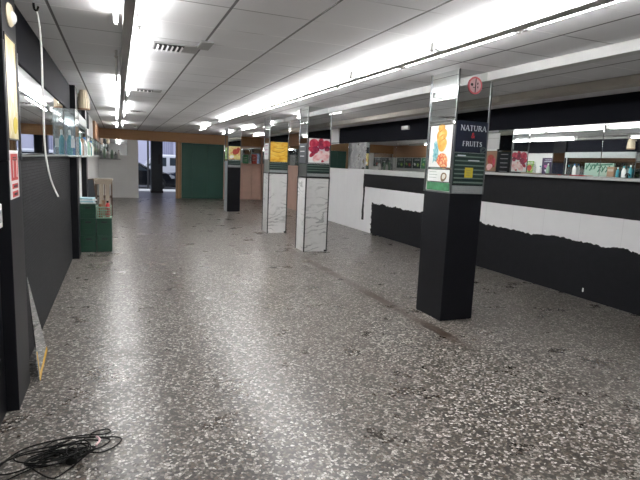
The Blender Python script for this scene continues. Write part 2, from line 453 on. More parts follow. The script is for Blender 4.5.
# ------------------------------------------------------------------ room shell
struct(MB().box((XL-.5, YB-.2, -.12), (XR+.25, YF+.08, 0), 'floor').build('floor'))
struct(MB().box((XL-.5, YB-.2, H), (XR+.25, YF+.1, H+.1), 'ceil').build('ceiling'))
struct(MB().box((XR, YB-.2, 0), (XR+.2, YF+.1, H), 'wr').build('wall_right'))
w = MB()
w.box((XL-.2, YB-.2, 0), (XL, 3.6, 1.55), 'black')
w.box((XL-.2, 3.6, 0), (XL, 8.75, 1.55), 'brick')
w.box((XL-.2, YB-.2, 1.55), (XL, 8.75, 2.22), 'black')
w.box((XL-.2, YB-.2, 2.22), (XL, 14.0, H), 'navy')
w.box((XL-.2, 8.75, 0), (XL, YF+.1, 1.55), 'offwhite')
w.box((XL-.2, 8.75, 1.55), (XL, YF+.1, 2.22), 'offwhite')
w.box((XL-.2, 14.0, 2.22), (XL, YF+.1, H), 'offwhite')
struct(w.build('wall_left'))
struct(MB().box((XL-.3, YB-.2, 0), (XR+.2, YB, H), 'white').build('wall_back'))
# far wall with the street opening
w = MB()
w.box((XL-.3, YF, 0), (.72, YF+.16, 2.23), 'offwhite')
w.box((2.18, YF, 0), (4.05, YF+.16, 2.23), 'offwhite')
w.box((4.05, YF, 0), (XR+.2, YF+.16, 2.23), 'pinkwall')
w.box((XL-.3, YF, 2.23), (XR+.2, YF+.16, H), 'offwhite')
struct(w.build('wall_far'))
struct(MB().box((.70, YF-.02, 0), (.76, YF+.2, 2.20), 'white', .004).build('trim_1'))
tr = MB(); tr.box((2.18, YF-.06, 0), (2.38, YF+.2, 2.23), 'woodframe', .006)
for x in (2.225, 2.335): tr.box((x-.006, YF-.068, 0), (x+.006, YF-.058, 2.23), 'darkbrown')
struct(tr.build('door_1'))
# wooden fascia across the far wall
tag(MB().box((XL, YF-.10, 2.225), (XR, YF, H), 'woodband', .006).build('wood_fascia'),
    'brown wooden fascia board above the street opening across the far wall', 'fascia')
tag(MB().box((XR-.08, 13.72, 2.2), (XR, YF-.1, H), 'woodbandY', .006).build('wood_fascia'),
    'brown wooden fascia along the far right wall above the pinkish boards', 'fascia')
tag(MB().box((XL, 16.8, 2.07), (XL+.07, YF-.1, H), 'woodbandY', .006).build('wood_fascia'),
    'brown wooden fascia along the far left wall above the menu boards', 'fascia')
struct(MB().box((XR-.025, YB, 2.265), (XR, 6.995, H), 'navy', .004).build('trim_2'))
struct(MB().box((XR-.025, 7.0, 2.185), (XR, 13.0, H), 'navy', .004).build('trim_4'))
struct(MB().box((XL, YB, 2.22), (XL+.025, 14.0, H), 'navy', .004).build('trim_3'))
# green board
g = thing('green_panel', (3.2, YF, 0), 'large dark green board standing right of the wooden door post', 'panel')
for i, (a, b_) in enumerate(((2.39, 2.80), (2.805, 3.40), (3.405, 4.06))):
    MB().box((a, YF-.05, .01), (b_, YF-.004, 2.220), 'green', .004).build('board', g)
# wall seams and little shelf on white far wall
t = thing('wall_panelling', (-.1, YF, 0), 'white panelling under the far left mirror, beside the street opening', 'panelling')
for (x0, x1, z0, z1) in ((XL+.01, .36, .0, .62), (XL+.01, .36, .63, 1.25), (XL+.01, .36, 1.26, 1.60), (.365, .70, 0, .62), (.365, .70, .63, 1.25), (.365, .70, 1.26, 2.22)):
    MB().box((x0, YF-.022, z0+.004), (x1-.006, YF, z1), 'offwhite', .004).build('panel', t)
tag(MB().box((-.62, YF-.17, 1.452), (.12, YF-.022, 1.485), 'ventgrey', .004).build('wall_shelf'), 'narrow grey shelf fixed on the white far wall under the mirror', 'shelf')

# pinkish boards at far right corner
t = thing('wall_panelling', (4.9, YF, 0), 'pinkish tan boards under the far mirror in the right corner', 'panelling')
for i in range(4):
    a = 4.07+i*.40
    MB().box((a, YF-.03, .01), (a+.392, YF, 1.50), 'pinkwall', .004).build('board', t)

# ------------------------------------------------------------------ mirrors and ledges
def wall_mirror(a, b_, label, m='mirror', group=None, th=.012, side='right', z0=1.59, z1=2.19):
    if side == 'right': lo, hi = (XR-th, a, z0), (XR, b_, z1)
    elif side == 'left': lo, hi = (XL, a, z0), (XL+th, b_, z1)
    else: lo, hi = (a, YF-th-.022, z0), (b_, YF-.022, z1)
    o = MB().box(lo, hi, m, .003).build('wall_mirror')
    return tag(o, label, 'mirror', group)
g_right = 'mirror panels along the right wall'
for (a, b_, lab) in ((-.9, .4, None), (.404, 1.85, None), (1.854, 3.3, None),
    (3.304, 4.75, 'mirror panel on the right wall, cut by the right edge of the photo'),
    (4.754, 6.0, 'right wall mirror panel reflecting the purple board, next to the rightmost one'),
    (6.004, 6.995, 'right wall mirror panel reflecting the radish pillar, just right of the near pillar')):
    wall_mirror(a, b_, lab or 'mirror panel on the right wall beyond the edge of view', group=g_right, z0=1.595, z1=2.26)
for (a, b_, lab) in ((7.0, 8.50, 'right wall mirror panel mostly hidden behind the near black pillar'),
    (8.504, 9.90, 'right wall mirror panel just left of the near black pillar'),
    (9.904, 11.35, 'right wall mirror panel next to the stained one, above the black paint')):
    wall_mirror(a, b_, lab, group=g_right, z0=1.535, z1=2.18)
wall_mirror(11.355, 12.28, 'blotched desilvered mirror above the white part of the right wall', 'stain', z0=1.53)
tm = MB().box((XR-.012, 12.284, 1.52), (XR, 13.70, 2.18), 'mirror', .003, rot=Matrix.Rotation(math.radians(-2.0), 3, 'Z'), piv=(XR-.002, 13.70, 1.8)).build('wall_mirror')
tag(tm, 'mirror reflecting the green board, above the far end of the white wall', 'mirror')
wall_mirror(13.74, 17.4, 'mirror on the far right wall above pinkish boards, nearer half', 'mirrordull', z0=1.52)
wall_mirror(17.41, 21.0, 'mirror on the far right wall above pinkish boards, next to the corner', 'mirrordull', z0=1.52)
for (a, b_, lab) in (
    (3.89, 5.45, 'left wall mirror panel nearest the camera, behind the hanging cord'), (5.454, 7.0, 'middle mirror panel of the left wall above the dark brick panelling'),
    (7.004, 8.53, 'left wall mirror panel beside the acrylic display case')):
    wall_mirror(a, b_, lab, group='mirror panels along the left wall', side='left', z0=1.585, z1=2.215)
wall_mirror(9.0, 11.15, 'left wall mirror between the two black pillars, behind the bottles', 'mirrordull', side='left', z0=1.585, z1=2.1)
wall_mirror(-.60, .36, 'mirror high on the far wall, left of the street opening', side='far', z0=1.63, z1=2.22)
wall_mirror(4.08, 5.64, 'mirror on the far wall in the right corner above the pinkish boards', side='far', z0=1.52, z1=2.22)

def ledge(x0, x1, y0, y1, z0, z1, label, m='ledge'):
    return tag(MB().box((x0, y0, z0), (x1, y1, z1), m, .005).build('wall_ledge'), label, 'ledge')
ledge(XR-.13, XR, -1.0, 6.99, 1.555, 1.592, 'pale ledge under the near right mirrors, right of the black pillar')
ledge(XR-.05, XR, 7.0, 11.33, 1.42, 1.532, 'thicker pale ledge under the right wall mirrors left of the black pillar')
ledge(XL, XL+.035, 3.89, 8.53, 1.562, 1.578, 'thin grey ledge on top of the dark brick panelling', 'plate')
ledge(XL, XL+.14, 8.99, 11.16, 1.548, 1.580, 'pale ledge on the left wall between the two far black pillars')
ledge(XL, XL+.16, 11.62, 20.9, 1.548, 1.580, 'long pale ledge on the far left white wall')
ledge(XR-.03, XR, 13.74, 21.0, 1.48, 1.515, 'brown ledge above the pinkish boards of the far right wall', 'pinkwall')

# ------------------------------------------------------------------ pillars
PX0, PX1, PD = 3.178, 3.585, .45
def pillar(x0, x1, y0, y1, label, base, zb=1.36, black_top=False, grey_left=False, slats=True, black_front=False):
    t = thing('pillar', ((x0+x1)/2, (y0+y1)/2, 0), label, 'pillar')
    cx, cy = (x0+x1)/2, (y0+y1)/2
    e = .012
    MB().box((x0+e, y0+e, 0), (x1-e, y1-e, H), 'grey').build('core', t)
    b = MB(); b.box((x0, y0, 0), (x1, y1, zb), base, .004); b.build('base_cladding', t)
    if base == 'marble':
        for (x, y) in ((x0, y0), (x1, y0), (x0, y1), (x1, y1)):
            MB().box((x-.011, y-.011, 0), (x+.011, y+.011, zb), 'blacktrim', .003).build('edge_trim', t)
        fb = MB()
        for (x, y) in ((x1-.05, y0-.013),): fb.box((x, y, 0), (x+.055, y+.01, .035), 'blacktrim', .002)
        fb.build('foot_bracket', t)
        tr = MB(); tr.box((x0-.012, y0-.012, zb-.012), (x1+.012, y1+.012, zb+.014), 'blacktrim', .003); tr.build('top_trim', t)
    zt = 2.22 if black_top else H
    mz = zb+.015
    for nm, lo, hi in (('front', (x0+.006, y0+.002, mz), (x1-.006, y0+e, zt)), ('left', (x0+.002, y0+.006, mz), (x0+e, y1-.006, zt)),
                       ('right', (x1-e, y0+.006, mz), (x1-.002, y1-.006, zt)), ('rear', (x0+.006, y1-e, mz), (x1-.006, y1-.002, zt))):
        MB().box(lo, hi, 'mirror').build('mirror_panel', t)
    for (x, y) in ((x0, y0), (x1, y0), (x0, y1), (x1, y1)):
        MB().box((x-.007 if x == x0 else x-.009, y-.007 if y == y0 else y-.009, zb), (x+.009 if x == x0 else x+.007, y+.009 if y == y0 else y+.007, zt), 'steel', .002).build('corner_trim', t)
    if black_top:
        MB().box((x0-.002, y0-.002, 2.22), (x1+.002, y1+.002, H), 'black', .003).build('top_cladding', t)
    if black_front:
        MB().box((x0-.002, y0-.012, zb), (x1, y0+.003, 2.22), 'black', .002).build('front_cladding', t)
    if grey_left:
        MB().box((x0-.006, y0+.01, 0), (x0+.004, y1-.01, zb+.2), 'plate', .002).build('side_plate', t).__setitem__('label', 'grey plate on the side')
    if slats:
        s = MB(); s.box((x0+.008, y0-.006, zb+.085), (x1-.008, y0+.004, 1.605), 'slatdark', .002)
        for k in range(3): z = zb+.12+k*.045; s.box((x0+.012, y0-.010, z), (x1-.012, y0-.005, z+.010), 'slatpale')
        s.build('price_board', t)
        MB().box((x0+.008, y0-.009, zb+.018), (x1-.008, y0+.004, zb+.075), 'plate', .003).build('lower_plate', t)
    return t
pA = pillar(PX0, PX1, 4.39, 4.87, 'nearest pillar, black base and mirrored top with the Natura & Fruits sign', 'black', slats=False)
pB = pillar(3.155, 3.60, 8.66, 9.11, 'white marble pillar with radish picture, nearer of the two marble ones', 'marble')
pC = pillar(3.17, 3.61, 11.17, 11.62, 'white marble pillar with banana picture, farther of the two marble ones', 'marble')
pD = pillar(3.21, 3.62, 16.03, 16.48, 'farthest pillar of the row, black base, in front of the green board', 'black', zb=1.39, grey_left=True)
p1 = pillar(-1.0, -.59, 3.45, 3.88, 'black pillar at the left edge holding the golden picture and red sign', 'black', zb=1.545, black_front=True, black_top=True, slats=False)
p2 = pillar(-1.0, -.565, 8.54, 8.98, 'black pillar on the left wall at the end of the dark brick panelling', 'black', zb=1.545, black_top=True, slats=False)
p3 = pillar(-1.0, -.57, 11.17, 11.61, 'farther black pillar on the left wall, behind the green crates', 'black', zb=1.545, black_top=True, slats=False)

# --- sign lettering built from strokes with serifs (thick/thin)
GL = {
 'N': (1.0, [((.14, 0), (.14, 1), .07), ((.14, 1), (.86, 0), .15), ((.86, 0), (.86, 1), .07)], [(.14, 0), (.10, 1), (.86, 1)]),
 'A': (.95, [((.05, 0), (.47, 1), .07), ((.47, 1), (.90, 0), .15), ((.2, .34), (.74, .34), .06)], [(.06, 0), (.90, 0)]),
 'T': (.85, [((.42, 0), (.42, 1), .15), ((.02, .97), (.83, .97), .07)], [(.42, 0)]),
 'U': (.95, [((.14, 1), (.14, .32), .14), ((.14, .32), (.28, .06), .12), ((.28, .06), (.62, .06), .08), ((.62, .06), (.80, .32), .08), ((.80, .32), (.80, 1), .07)], [(.14, 1), (.80, 1)]),
 'R': (.90, [((.16, 0), (.16, 1), .15), ((.16, .96), (.56, .94), .07), ((.56, .94), (.70, .74), .12), ((.70, .74), (.54, .52), .12), ((.54, .52), (.16, .50), .07), ((.46, .50), (.86, 0), .14)], [(.16, 0)]),
 'F': (.75, [((.16, 0), (.16, 1), .15), ((.16, .96), (.68, .96), .07), ((.16, .52), (.56, .52), .07)], [(.16, 0)]),
 'I': (.42, [((.2, 0), (.2, 1), .15)], [(.2, 0), (.2, 1)]),
 'S': (.72, [((.60, .84), (.36, .97), .08), ((.36, .97), (.13, .76), .12), ((.13, .76), (.56, .38), .15), ((.56, .38), (.60, .2), .12), ((.60, .2), (.36, .03), .1), ((.36, .03), (.08, .18), .08)], []),
}
def stroke(mb, o, u, vv, nrm, p, q, wd, s, m):
    a = Vector(o)+Vector(u)*p[0]*s+Vector(vv)*p[1]*s; b = Vector(o)+Vector(u)*q[0]*s+Vector(vv)*q[1]*s
    d = (b-a); L = d.length
    if L < 1e-6: return
    d /= L; pr = Vector(nrm).cross(d).normalized()*wd*s/2; ex = d*wd*s*.2
    mb.poly([a-pr-ex, b-pr+ex, b+pr+ex, a+pr-ex], nrm, .002, m)
def text(mb, word, o, u, vv, nrm, s, m, sp=.10):
    x = 0
    for ch in word:
        w_, st, se = GL[ch]
        oo = Vector(o)+Vector(u)*x*s
        for p, q, wd in st: stroke(mb, oo, u, vv, nrm, p, q, wd, s, m)
        for (sx_, sz) in se: stroke(mb, oo, u, vv, nrm, (sx_-.15, sz+(.02 if sz == 0 else -.02)), (sx_+.15, sz+(.02 if sz == 0 else -.02)), .05, s, m)
        x += w_+sp
def twidth(word, s, sp=.10): return (sum(GL[c][0]+sp for c in word)-sp)*s
def ring(mb, c, u, vv, nrm, r0, r1, m, th=.002, n=28):
    c = Vector(c); u = Vector(u); vv = Vector(vv)
    for i in range(n):
        a0, a1 = 2*math.pi*i/n, 2*math.pi*(i+1)/n
        P = lambda r, a: c+u*r*math.cos(a)+vv*r*math.sin(a)
        mb.poly([P(r0, a0), P(r1, a0), P(r1, a1), P(r0, a1)], nrm, th, m)
def blob(mb, c, u, vv, nrm, rx, ry, m, th=.002, rot=0, n=18, wob=.05, squash=0):
    pts = []; c = Vector(c); u = Vector(u); vv = Vector(vv)
    for i in range(n):
        a = 2*math.pi*i/n; k = 1+wob*math.sin(3*a+rot*5)
        x, y = rx*math.cos(a)*k*(1+squash*math.sin(a)), ry*math.sin(a)*k
        pts.append(c+u*(x*math.cos(rot)-y*math.sin(rot))+vv*(x*math.sin(rot)+y*math.cos(rot)))
    mb.poly(pts, nrm, th, m)
def bars(mb, o, u, vv, nrm, w_, rows, dz, hgt, m, fill=.8):
    """lines of illegible small print"""
    rnd = random.Random(3)
    for k in range(rows):
        x = 0
        while x < w_*fill:
            L = rnd.uniform(.05, .16)*w_
            stroke(mb, Vector(o)+Vector(vv)*(-k*dz), u, vv, nrm, (x, 0), (min(x+L, w_), 0), hgt, 1, m); x += L+.03*w_
UX, UY, UZ = (1, 0, 0), (0, 1, 0), (0, 0, 1)
FN = (0, -1, 0)            # faces the camera
LNn = (-1, 0, 0)           # faces the left aisle
RNn = (1, 0, 0)

# --- Natura & Fruits sign
yA = 4.39
sg = thing('shop_sign', (3.40, yA-.01, 1.78), 'navy Natura & Fruits sign on the front of the nearest pillar', 'sign')
MB().box((PX0+.012, yA-.010, 1.785), (PX1-.012, yA, 2.10), 'signnavy', .002).build('board', sg)
for word, z, s in (('NATURA', 2.005, .052), ('FRUITS', 1.850, .048)):
    L = MB(); w_ = twidth(word, s); text(L, word, (3.395-w_/2, yA-.0105, z), UX, UZ, FN, s, 'lettering'); L.build('lettering', sg)
L = MB(); o = (3.375, yA-.0105, 1.935); s = .05
for p, q in (((.75, .0), (.2, .62)), ((.2, .62), (.22, .9)), ((.22, .9), (.45, .98)), ((.45, .98), (.55, .78)), ((.55, .78), (.05, .3)), ((.05, .3), (.12, .05)), ((.12, .05), (.4, 0)), ((.4, 0), (.8, .45))):
    stroke(L, o, UX, UZ, FN, p, q, .15, s, 'letterred')
L.build('ampersand', sg)['label'] = 'red ampersand'
L = MB()
for r0, a0, a1 in ((.032, 0, 5.2), (.018, 1, 6.3)):
    k = 14
    for i in range(k):
        t0, t1 = a0+(a1-a0)*i/k, a0+(a1-a0)*(i+1)/k
        stroke(L, (3.535, yA-.0105, 1.815), UX, UZ, FN, (r0*math.cos(t0), r0*math.sin(t0)), (r0*math.cos(t1), r0*math.sin(t1)), .004, 1, 'slatpale')
L.build('swirl_emblem', sg)
# round prohibition sticker
st = thing('round_sticker', (3.375, yA, 2.455), 'round pink sticker with a red ring high on the nearest pillar', 'sticker')
d = MB(); d.lathe([(0.001, 0), (.078, 0), (.078, -.003), (0.001, -.003)], (3.375, yA+.001, 2.455), 'pinksign', 28, 'Y'); d.build('disc', st)
d = MB(); ring(d, (3.375, yA-.002, 2.455), UX, UZ, FN, .070, .086, 'ring'); d.build('ring', st)
d = MB(); stroke(d, (3.38, yA-.002, 2.455), UX, UZ, FN, (0, -.066), (0, .066), .010, 1, 'blackprint')
blob(d, (3.335, yA-.002, 2.462), UX, UZ, FN, .016, .014, 'blackprint'); stroke(d, (3.38, yA-.002, 2.455), UX, UZ, FN, (-.03, -.02), (-.005, -.02), .006, 1, 'blackprint')
blob(d, (3.405, yA-.002, 2.475), UX, UZ, FN, .007, .012, 'blackprint'); blob(d, (3.408, yA-.002, 2.44), UX, UZ, FN, .006, .010, 'blackprint')
d.build('pictogram', st)
# slatted price board
pb = thing('price_board', (3.40, yA, 1.45), 'dark slatted price board under the Natura & Fruits sign', 'board')
sheet(MB().box((PX0+.012, yA-.008, 1.455), (PX1-.012, yA, 1.780), 'slatdark', .002), 'backing', pb)
for k in range(7):
    z = 1.472+k*.044
    MB().box((PX0+.02, yA-.013, z), (PX1-.018, yA-.007, z+.013), 'slatpale', .002).build('slat', pb)
L = MB(); bars(L, (3.225, yA-.0135, 1.752), UX, UZ, FN, .12, 1, .04, .012, 'lettering'); bars(L, (3.36, yA-.0135, 1.705), UX, UZ, FN, .17, 1, .04, .010, 'lettering'); L.build('small_print', pb)
n = MB().box((3.325, yA-.018, 1.53), (3.425, yA-.0135, 1.632), 'yellow', .001)
bars(n, (3.342, yA-.0185, 1.60), UX, UZ, FN, .07, 3, .022, .004, 'slatpale', .7)
tag(n.build('sticky_note'), 'yellow square note stuck on the slatted price board', 'note')
pl = MB().box((PX0+.012, yA-.012, 1.365), (PX1-.012, yA, 1.445), 'plate', .003)
bars(pl, (3.23, yA-.0125, 1.425), UX, UZ, FN, .33, 3, .020, .004, 'ventgrey', .9)
tag(pl.build('sign_plate'), 'grey plate at the bottom of the sign stack on the nearest pillar', 'plate')

# --- posters
def frame_poster(name, lo, hi, face, ground, label, cat='picture'):
    """returns thing; face 'F' (front, normal -Y) or 'L'/'R' (normal -X/+X)"""
    c = ((lo[0]+hi[0])/2, (lo[1]+hi[1])/2, lo[2])
    t = thing(name, c, label, cat)
    sheet(MB().box(lo, hi, ground, .001), 'print_sheet', t)
    f = MB(); a = .008
    if face == 'F':
        y0, y1 = lo[1]-.003, hi[1]
        for (x0, x1, z0, z1) in ((lo[0]-a, hi[0]+a, lo[2]-a, lo[2]), (lo[0]-a, hi[0]+a, hi[2], hi[2]+a), (lo[0]-a, lo[0], lo[2], hi[2]), (hi[0], hi[0]+a, lo[2], hi[2])):
            f.box((x0, y0, z0), (x1, y1, z1), 'blacktrim')
    else:
        x0, x1 = (lo[0]-.003, hi[0]) if face == 'L' else (lo[0], hi[0]+.003)
        for (y0, y1, z0, z1) in ((lo[1]-a, hi[1]+a, lo[2]-a, lo[2]), (lo[1]-a, hi[1]+a, hi[2], hi[2]+a), (lo[1]-a, lo[1], lo[2], hi[2]), (hi[1], hi[1]+a, lo[2], hi[2])):
            f.box((x0, y0, z0), (x1, y1, z1), 'blacktrim')
    f.build('frame', t)
    return t
# pineapple poster, left face of nearest pillar (y runs 4.39 near .. 4.84 far; seen with far at left)
xl = PX0
t = frame_poster('fruit_poster', (xl-.006, 4.415, 1.625), (xl, 4.815, 2.06), 'L', 'printwhite', 'white poster of mangoes and a pineapple on the side of the nearest pillar')
def LP(u_, v_): return (xl-.0065, 4.815-.40*u_, 1.625+.435*v_)     # u: 0 far(left) .. 1 near(right)
V1 = (0, -1, 0)
p = MB()
for (u_, v_, rx, ry, rot, mm) in ((.50, .93, .060, .045, .2, 'mango'), (.58, .80, .075, .055, -.3, 'mango'), (.46, .70, .060, .08, .2, 'mango'), (.57, .55, .080, .075, .1, 'mango')):
    blob(p, LP(u_, v_), V1, UZ, LNn, rx, ry, mm, .0012+.0004*v_, rot)
for (u_, v_) in ((.50, .87), (.53, .75), (.60, .66)):
    blob(p, tuple(a+b for a, b in zip(LP(u_, v_), (-.0016, 0, 0))), V1, UZ, LNn, .035, .005, 'bananadark', .0005, .4)
p.build('mango_print', t)
p = MB()
for (u_, v_, rx, ry, rot) in ((.60, .14, .115, .060, -.45), (.66, .20, .085, .055, -.45)):
    blob(p, LP(u_, v_), V1, UZ, LNn, rx, ry, 'pine', .0024+.002*(v_-.1), rot)
p.build('pineapple_print', t)
p = MB(); rnd = random.Random(5)
for i in range(13):
    a = math.radians(100+i*14+rnd.uniform(-5, 5)); L_ = rnd.uniform(.07, .13)
    c0 = Vector(LP(.36, .34)); tip = c0+Vector(V1)*math.cos(a)*L_*.75+Vector(UZ)*math.sin(a)*L_*1.2
    dd = (tip-c0).normalized(); pr = Vector(LNn).cross(dd)*.024
    p.poly([c0-pr, c0+dd*L_*.4-pr*1.1, tip, c0+dd*L_*.4+pr*1.1, c0+pr], LNn, .003+.0001*i, 'leafteal')
p.build('leaf_print', t)
t = frame_poster('fruit_poster', (xl-.006, 4.415, 1.475), (xl, 4.815, 1.60), 'L', 'printwhite', 'low white poster of a coconut, under the mango and pineapple poster')
p = MB(); blob(p, (xl-.0065, 4.52, 1.525), V1, UZ, LNn, .055, .045, 'kiwi', .0015, .5); blob(p, (xl-.0085, 4.515, 1.53), V1, UZ, LNn, .032, .026, 'coconut', .001, .5); p.build('coconut_print', t)
p = MB(); bars(p, (xl-.0066, 4.78, 1.575), V1, UZ, LNn, .2, 3, .03, .004, 'slatpale', .6); p.build('small_print', t)
tag(MB().box((xl-.006, 4.41, 1.38), (xl, 4.82, 1.465), 'greenband', .002).build('price_strip'), 'green strip at the bottom of the fruit posters on the nearest pillar', 'strip')

# radish (pillar B front)
def radish_print(t, x0, x1, z0, z1, y):
    w_, h_ = x1-x0, z1-z0
    P = lambda u_, v_: (x0+u_*w_, y, z0+v_*h_)
    p = MB()
    for i, (u_, v_, rx, ry) in enumerate(((.24, .78, .088, .088), (.30, .52, .085, .065), (.10, .55, .038, .05), (.56, .88, .060, .048), (.62, .74, .080, .075), (.84, .80, .060, .080), (.87, .60, .048, .05))):
        blob(p, P(u_, v_), UX, UZ, FN, rx, ry, 'radishdark' if i in (1, 4, 6) else 'radish', .0010+.00025*i, .3*i, wob=.02)
    for (u_, v_, r) in ((.17, .33, .06), (.95-.25, .1, .04)):
        blob(p, P(u_, v_), UX, UZ, FN, r, r*.6, 'radish', .0010, .6)
    p.build('radish_print', t)
    p = MB()
    for (u_, v_, rx, ry, ro) in ((.42, .22, .10, .062, .5), (.74, .26, .10, .065, -.5), (.88, .38, .05, .08, 0.1), (.56, .40, .055, .05, .2)):
        blob(p, P(u_, v_), UX, UZ, FN, rx, ry, 'flesh', .0020+.0003*u_, ro)
    p.build('cut_radish_print', t)
t = frame_poster('fruit_poster', (3.175, 8.652, 1.625), (3.582, 8.66, 2.055), 'F', 'printwhite', 'picture of red radishes on the front of the nearer marble pillar')
radish_print(t, 3.175, 3.582, 1.625, 2.055, 8.6515)
# bananas (pillar C front)
t = frame_poster('fruit_poster', (3.19, 11.162, 1.62), (3.592, 11.17, 2.055), 'F', 'banana', 'yellow banana picture on the front of the farther marble pillar')
def arc(mb, c, r, a0, a1, wd, y, m, th, k=10, sq=.55):
    pts1, pts2 = [], []
    for i in range(k+1):
        a = a0+(a1-a0)*i/k; ww = wd*math.sin(math.pi*(i+.5)/(k+1))**.5
        pts1.append((c[0]+(r+ww)*math.cos(a), y, c[1]+(r+ww)*math.sin(a)*sq)); pts2.append((c[0]+(r-ww)*math.cos(a), y, c[1]+(r-ww)*math.sin(a)*sq))
    for i in range(k): mb.poly([pts1[i], pts1[i+1], pts2[i+1], pts2[i]], FN, th, m)
p = MB()
for (cx, cz, r, a0, a1, wd) in ((3.40, 2.10, .19, 3.5, 5.9, .006), (3.40, 2.01, .22, 3.75, 5.6, .006), (3.36, 1.93, .23, 3.9, 5.9, .010), (3.38, 1.84, .22, 3.8, 5.7, .005)):
    arc(p, (cx, cz), r*.80, a0, a1, wd, 11.1615, 'bananadark', .0012)
p.build('banana_print', t)
# pillar D front fruit
t = frame_poster('fruit_poster', (3.235, 16.022, 1.64), (3.60, 16.03, 2.045), 'F', 'yellowveg', 'yellow and red vegetable picture on the farthest pillar')
p = MB(); blob(p, (3.46, 16.0215, 1.88), UX, UZ, FN, .115, .085, 'redveg', .0015, .4); blob(p, (3.54, 16.0215, 1.96), UX, UZ, FN, .05, .06, 'redveg', .0018, .4); blob(p, (3.33, 16.0215, 1.72), UX, UZ, FN, .07, .05, 'printwhite', .0013, .2); p.build('pepper_print', t)
# side boards (right face) of pillars B, C, D: dark price lists, left faces small notices
def side_board(x, y0, y1, z0, z1, face, label, ground='graphite', pr='lettering', rows=5):
    lo, hi = ((x, y0, z0), (x+.006, y1, z1)) if face == 'R' else ((x-.006, y0, z0), (x, y1, z1))
    t = frame_poster('notice_board', lo, hi, face, ground, label, 'notice')
    n_ = RNn if face == 'R' else LNn; xx = x+.0065 if face == 'R' else x-.0065
    p = MB(); w_ = (y1-y0)*.7
    o = (xx, y0+(y1-y0)*.15, z1-.05) if face == 'R' else (xx, y1-(y1-y0)*.15, z1-.05)
    bars(p, o, UY if face == 'R' else V1, UZ, n_, w_, rows, (z1-z0-.08)/rows, .014, pr, .75)
    p.build('small_print', t); return t
side_board(3.60, 8.69, 9.08, 1.50, 2.03, 'R', 'dark price list on the far side of the nearer marble pillar, seen in mirror')
side_board(3.61, 11.2, 11.59, 1.50, 2.03, 'R', 'dark price list on the right side of the farther marble pillar', 'slatdark', 'magenta')
side_board(3.155, 8.70, 9.07, 1.62, 1.96, 'L', 'small dark notice on the left side of the nearer marble pillar', 'graphite', 'paper', 3)
side_board(3.17, 11.21, 11.58, 1.66, 2.02, 'L', 'small pale notice on the left side of the farther marble pillar', 'printwhite', 'magenta', 3)
side_board(3.21, 16.07, 16.44, 1.64, 2.0, 'L', 'small green notice on the left side of the farthest pillar', 'limegreen', 'paper', 3)

# golden picture + red sign on left pillar, ceiling speaker oval, socket
xw = -.59
t = frame_poster('fruit_poster', (xw, 3.475, 1.675), (xw+.006, 3.80, 2.26), 'R', 'gold', 'golden yellow fruit photo on the black pillar at the left edge')
p = MB(); blob(p, (xw+.0065, 3.70, 1.76), UY, UZ, RNn, .07, .05, 'yellow', .001, .3); blob(p, (xw+.0065, 3.62, 1.99), UY, UZ, RNn, .08, .10, 'coconut', .0012, .2); p.build('fruit_print', t)
t = thing('fire_sign', (xw, 3.6, 1.305), 'red and white vertical fire notice on the left edge pillar', 'sign')
sheet(MB().box((xw, 3.47, 1.315), (xw+.005, 3.745, 1.605), 'signwhite', .001), 'backing', t)
p = MB(); p.box((xw+.005, 3.50, 1.425), (xw+.0065, 3.715, 1.585), 'signred'); p.box((xw+.005, 3.52, 1.375), (xw+.0065, 3.70, 1.405), 'signred'); p.box((xw+.005, 3.52, 1.325), (xw+.0065, 3.70, 1.36), 'signred'); p.build('red_print', t)
p = MB(); stroke(p, (xw+.007, 3.61, 1.50), UY, UZ, RNn, (-.055, .045), (-.055, -.055), .010, 1, 'signwhite'); stroke(p, (xw+.007, 3.61, 1.50), UY, UZ, RNn, (.055, .045), (.055, -.055), .008, 1, 'signwhite')
for dz in (.062, .048): stroke(p, (xw+.007, 3.61, 1.50), UY, UZ, RNn, (-.05, dz), (.04, dz), .007, 1, 'blackprint')
stroke(p, (xw+.007, 3.61, 1.39), UY, UZ, RNn, (-.05, 0), (.05, 0), .012, 1, 'blackprint'); stroke(p, (xw+.007, 3.61, 1.342), UY, UZ, RNn, (-.04, 0), (.04, 0), .014, 1, 'blackprint')
p.build('white_print', t)
t = thing('wall_speaker', (xw, 3.66, 2.40), 'cream oval fitting high on the black pillar at the left edge', 'speaker')
d = MB(); d.lathe([(.001, 0), (.062, 0), (.066, .008), (.058, .018), (.046, .022), (.001, .018)], (xw, 3.66, 2.40), 'cream', 24, 'X', sx=1.6); d.build('rim', t)
d = MB(); d.lathe([(.001, .018), (.038, .018), (.032, .030), (.018, .038), (.001, .041)], (xw, 3.68, 2.39), 'plasticwhite', 20, 'X', sx=1.4); d.build('dome', t)
t = thing('wall_socket', (XL, 3.19, 1.16), 'white plastic switch box at the left edge of the photo', 'switch')
MB().box((XL, 3.12, 1.165), (XL+.045, 3.36, 1.305), 'plasticwhite', .008).build('housing', t)
MB().box((XL+.045, 3.16, 1.19), (XL+.053, 3.24, 1.28), 'signwhite', .003).build('rocker', t)
MB().box((XL+.045, 3.26, 1.20), (XL+.050, 3.33, 1.27), 'ventgrey', .003).build('rocker', t)

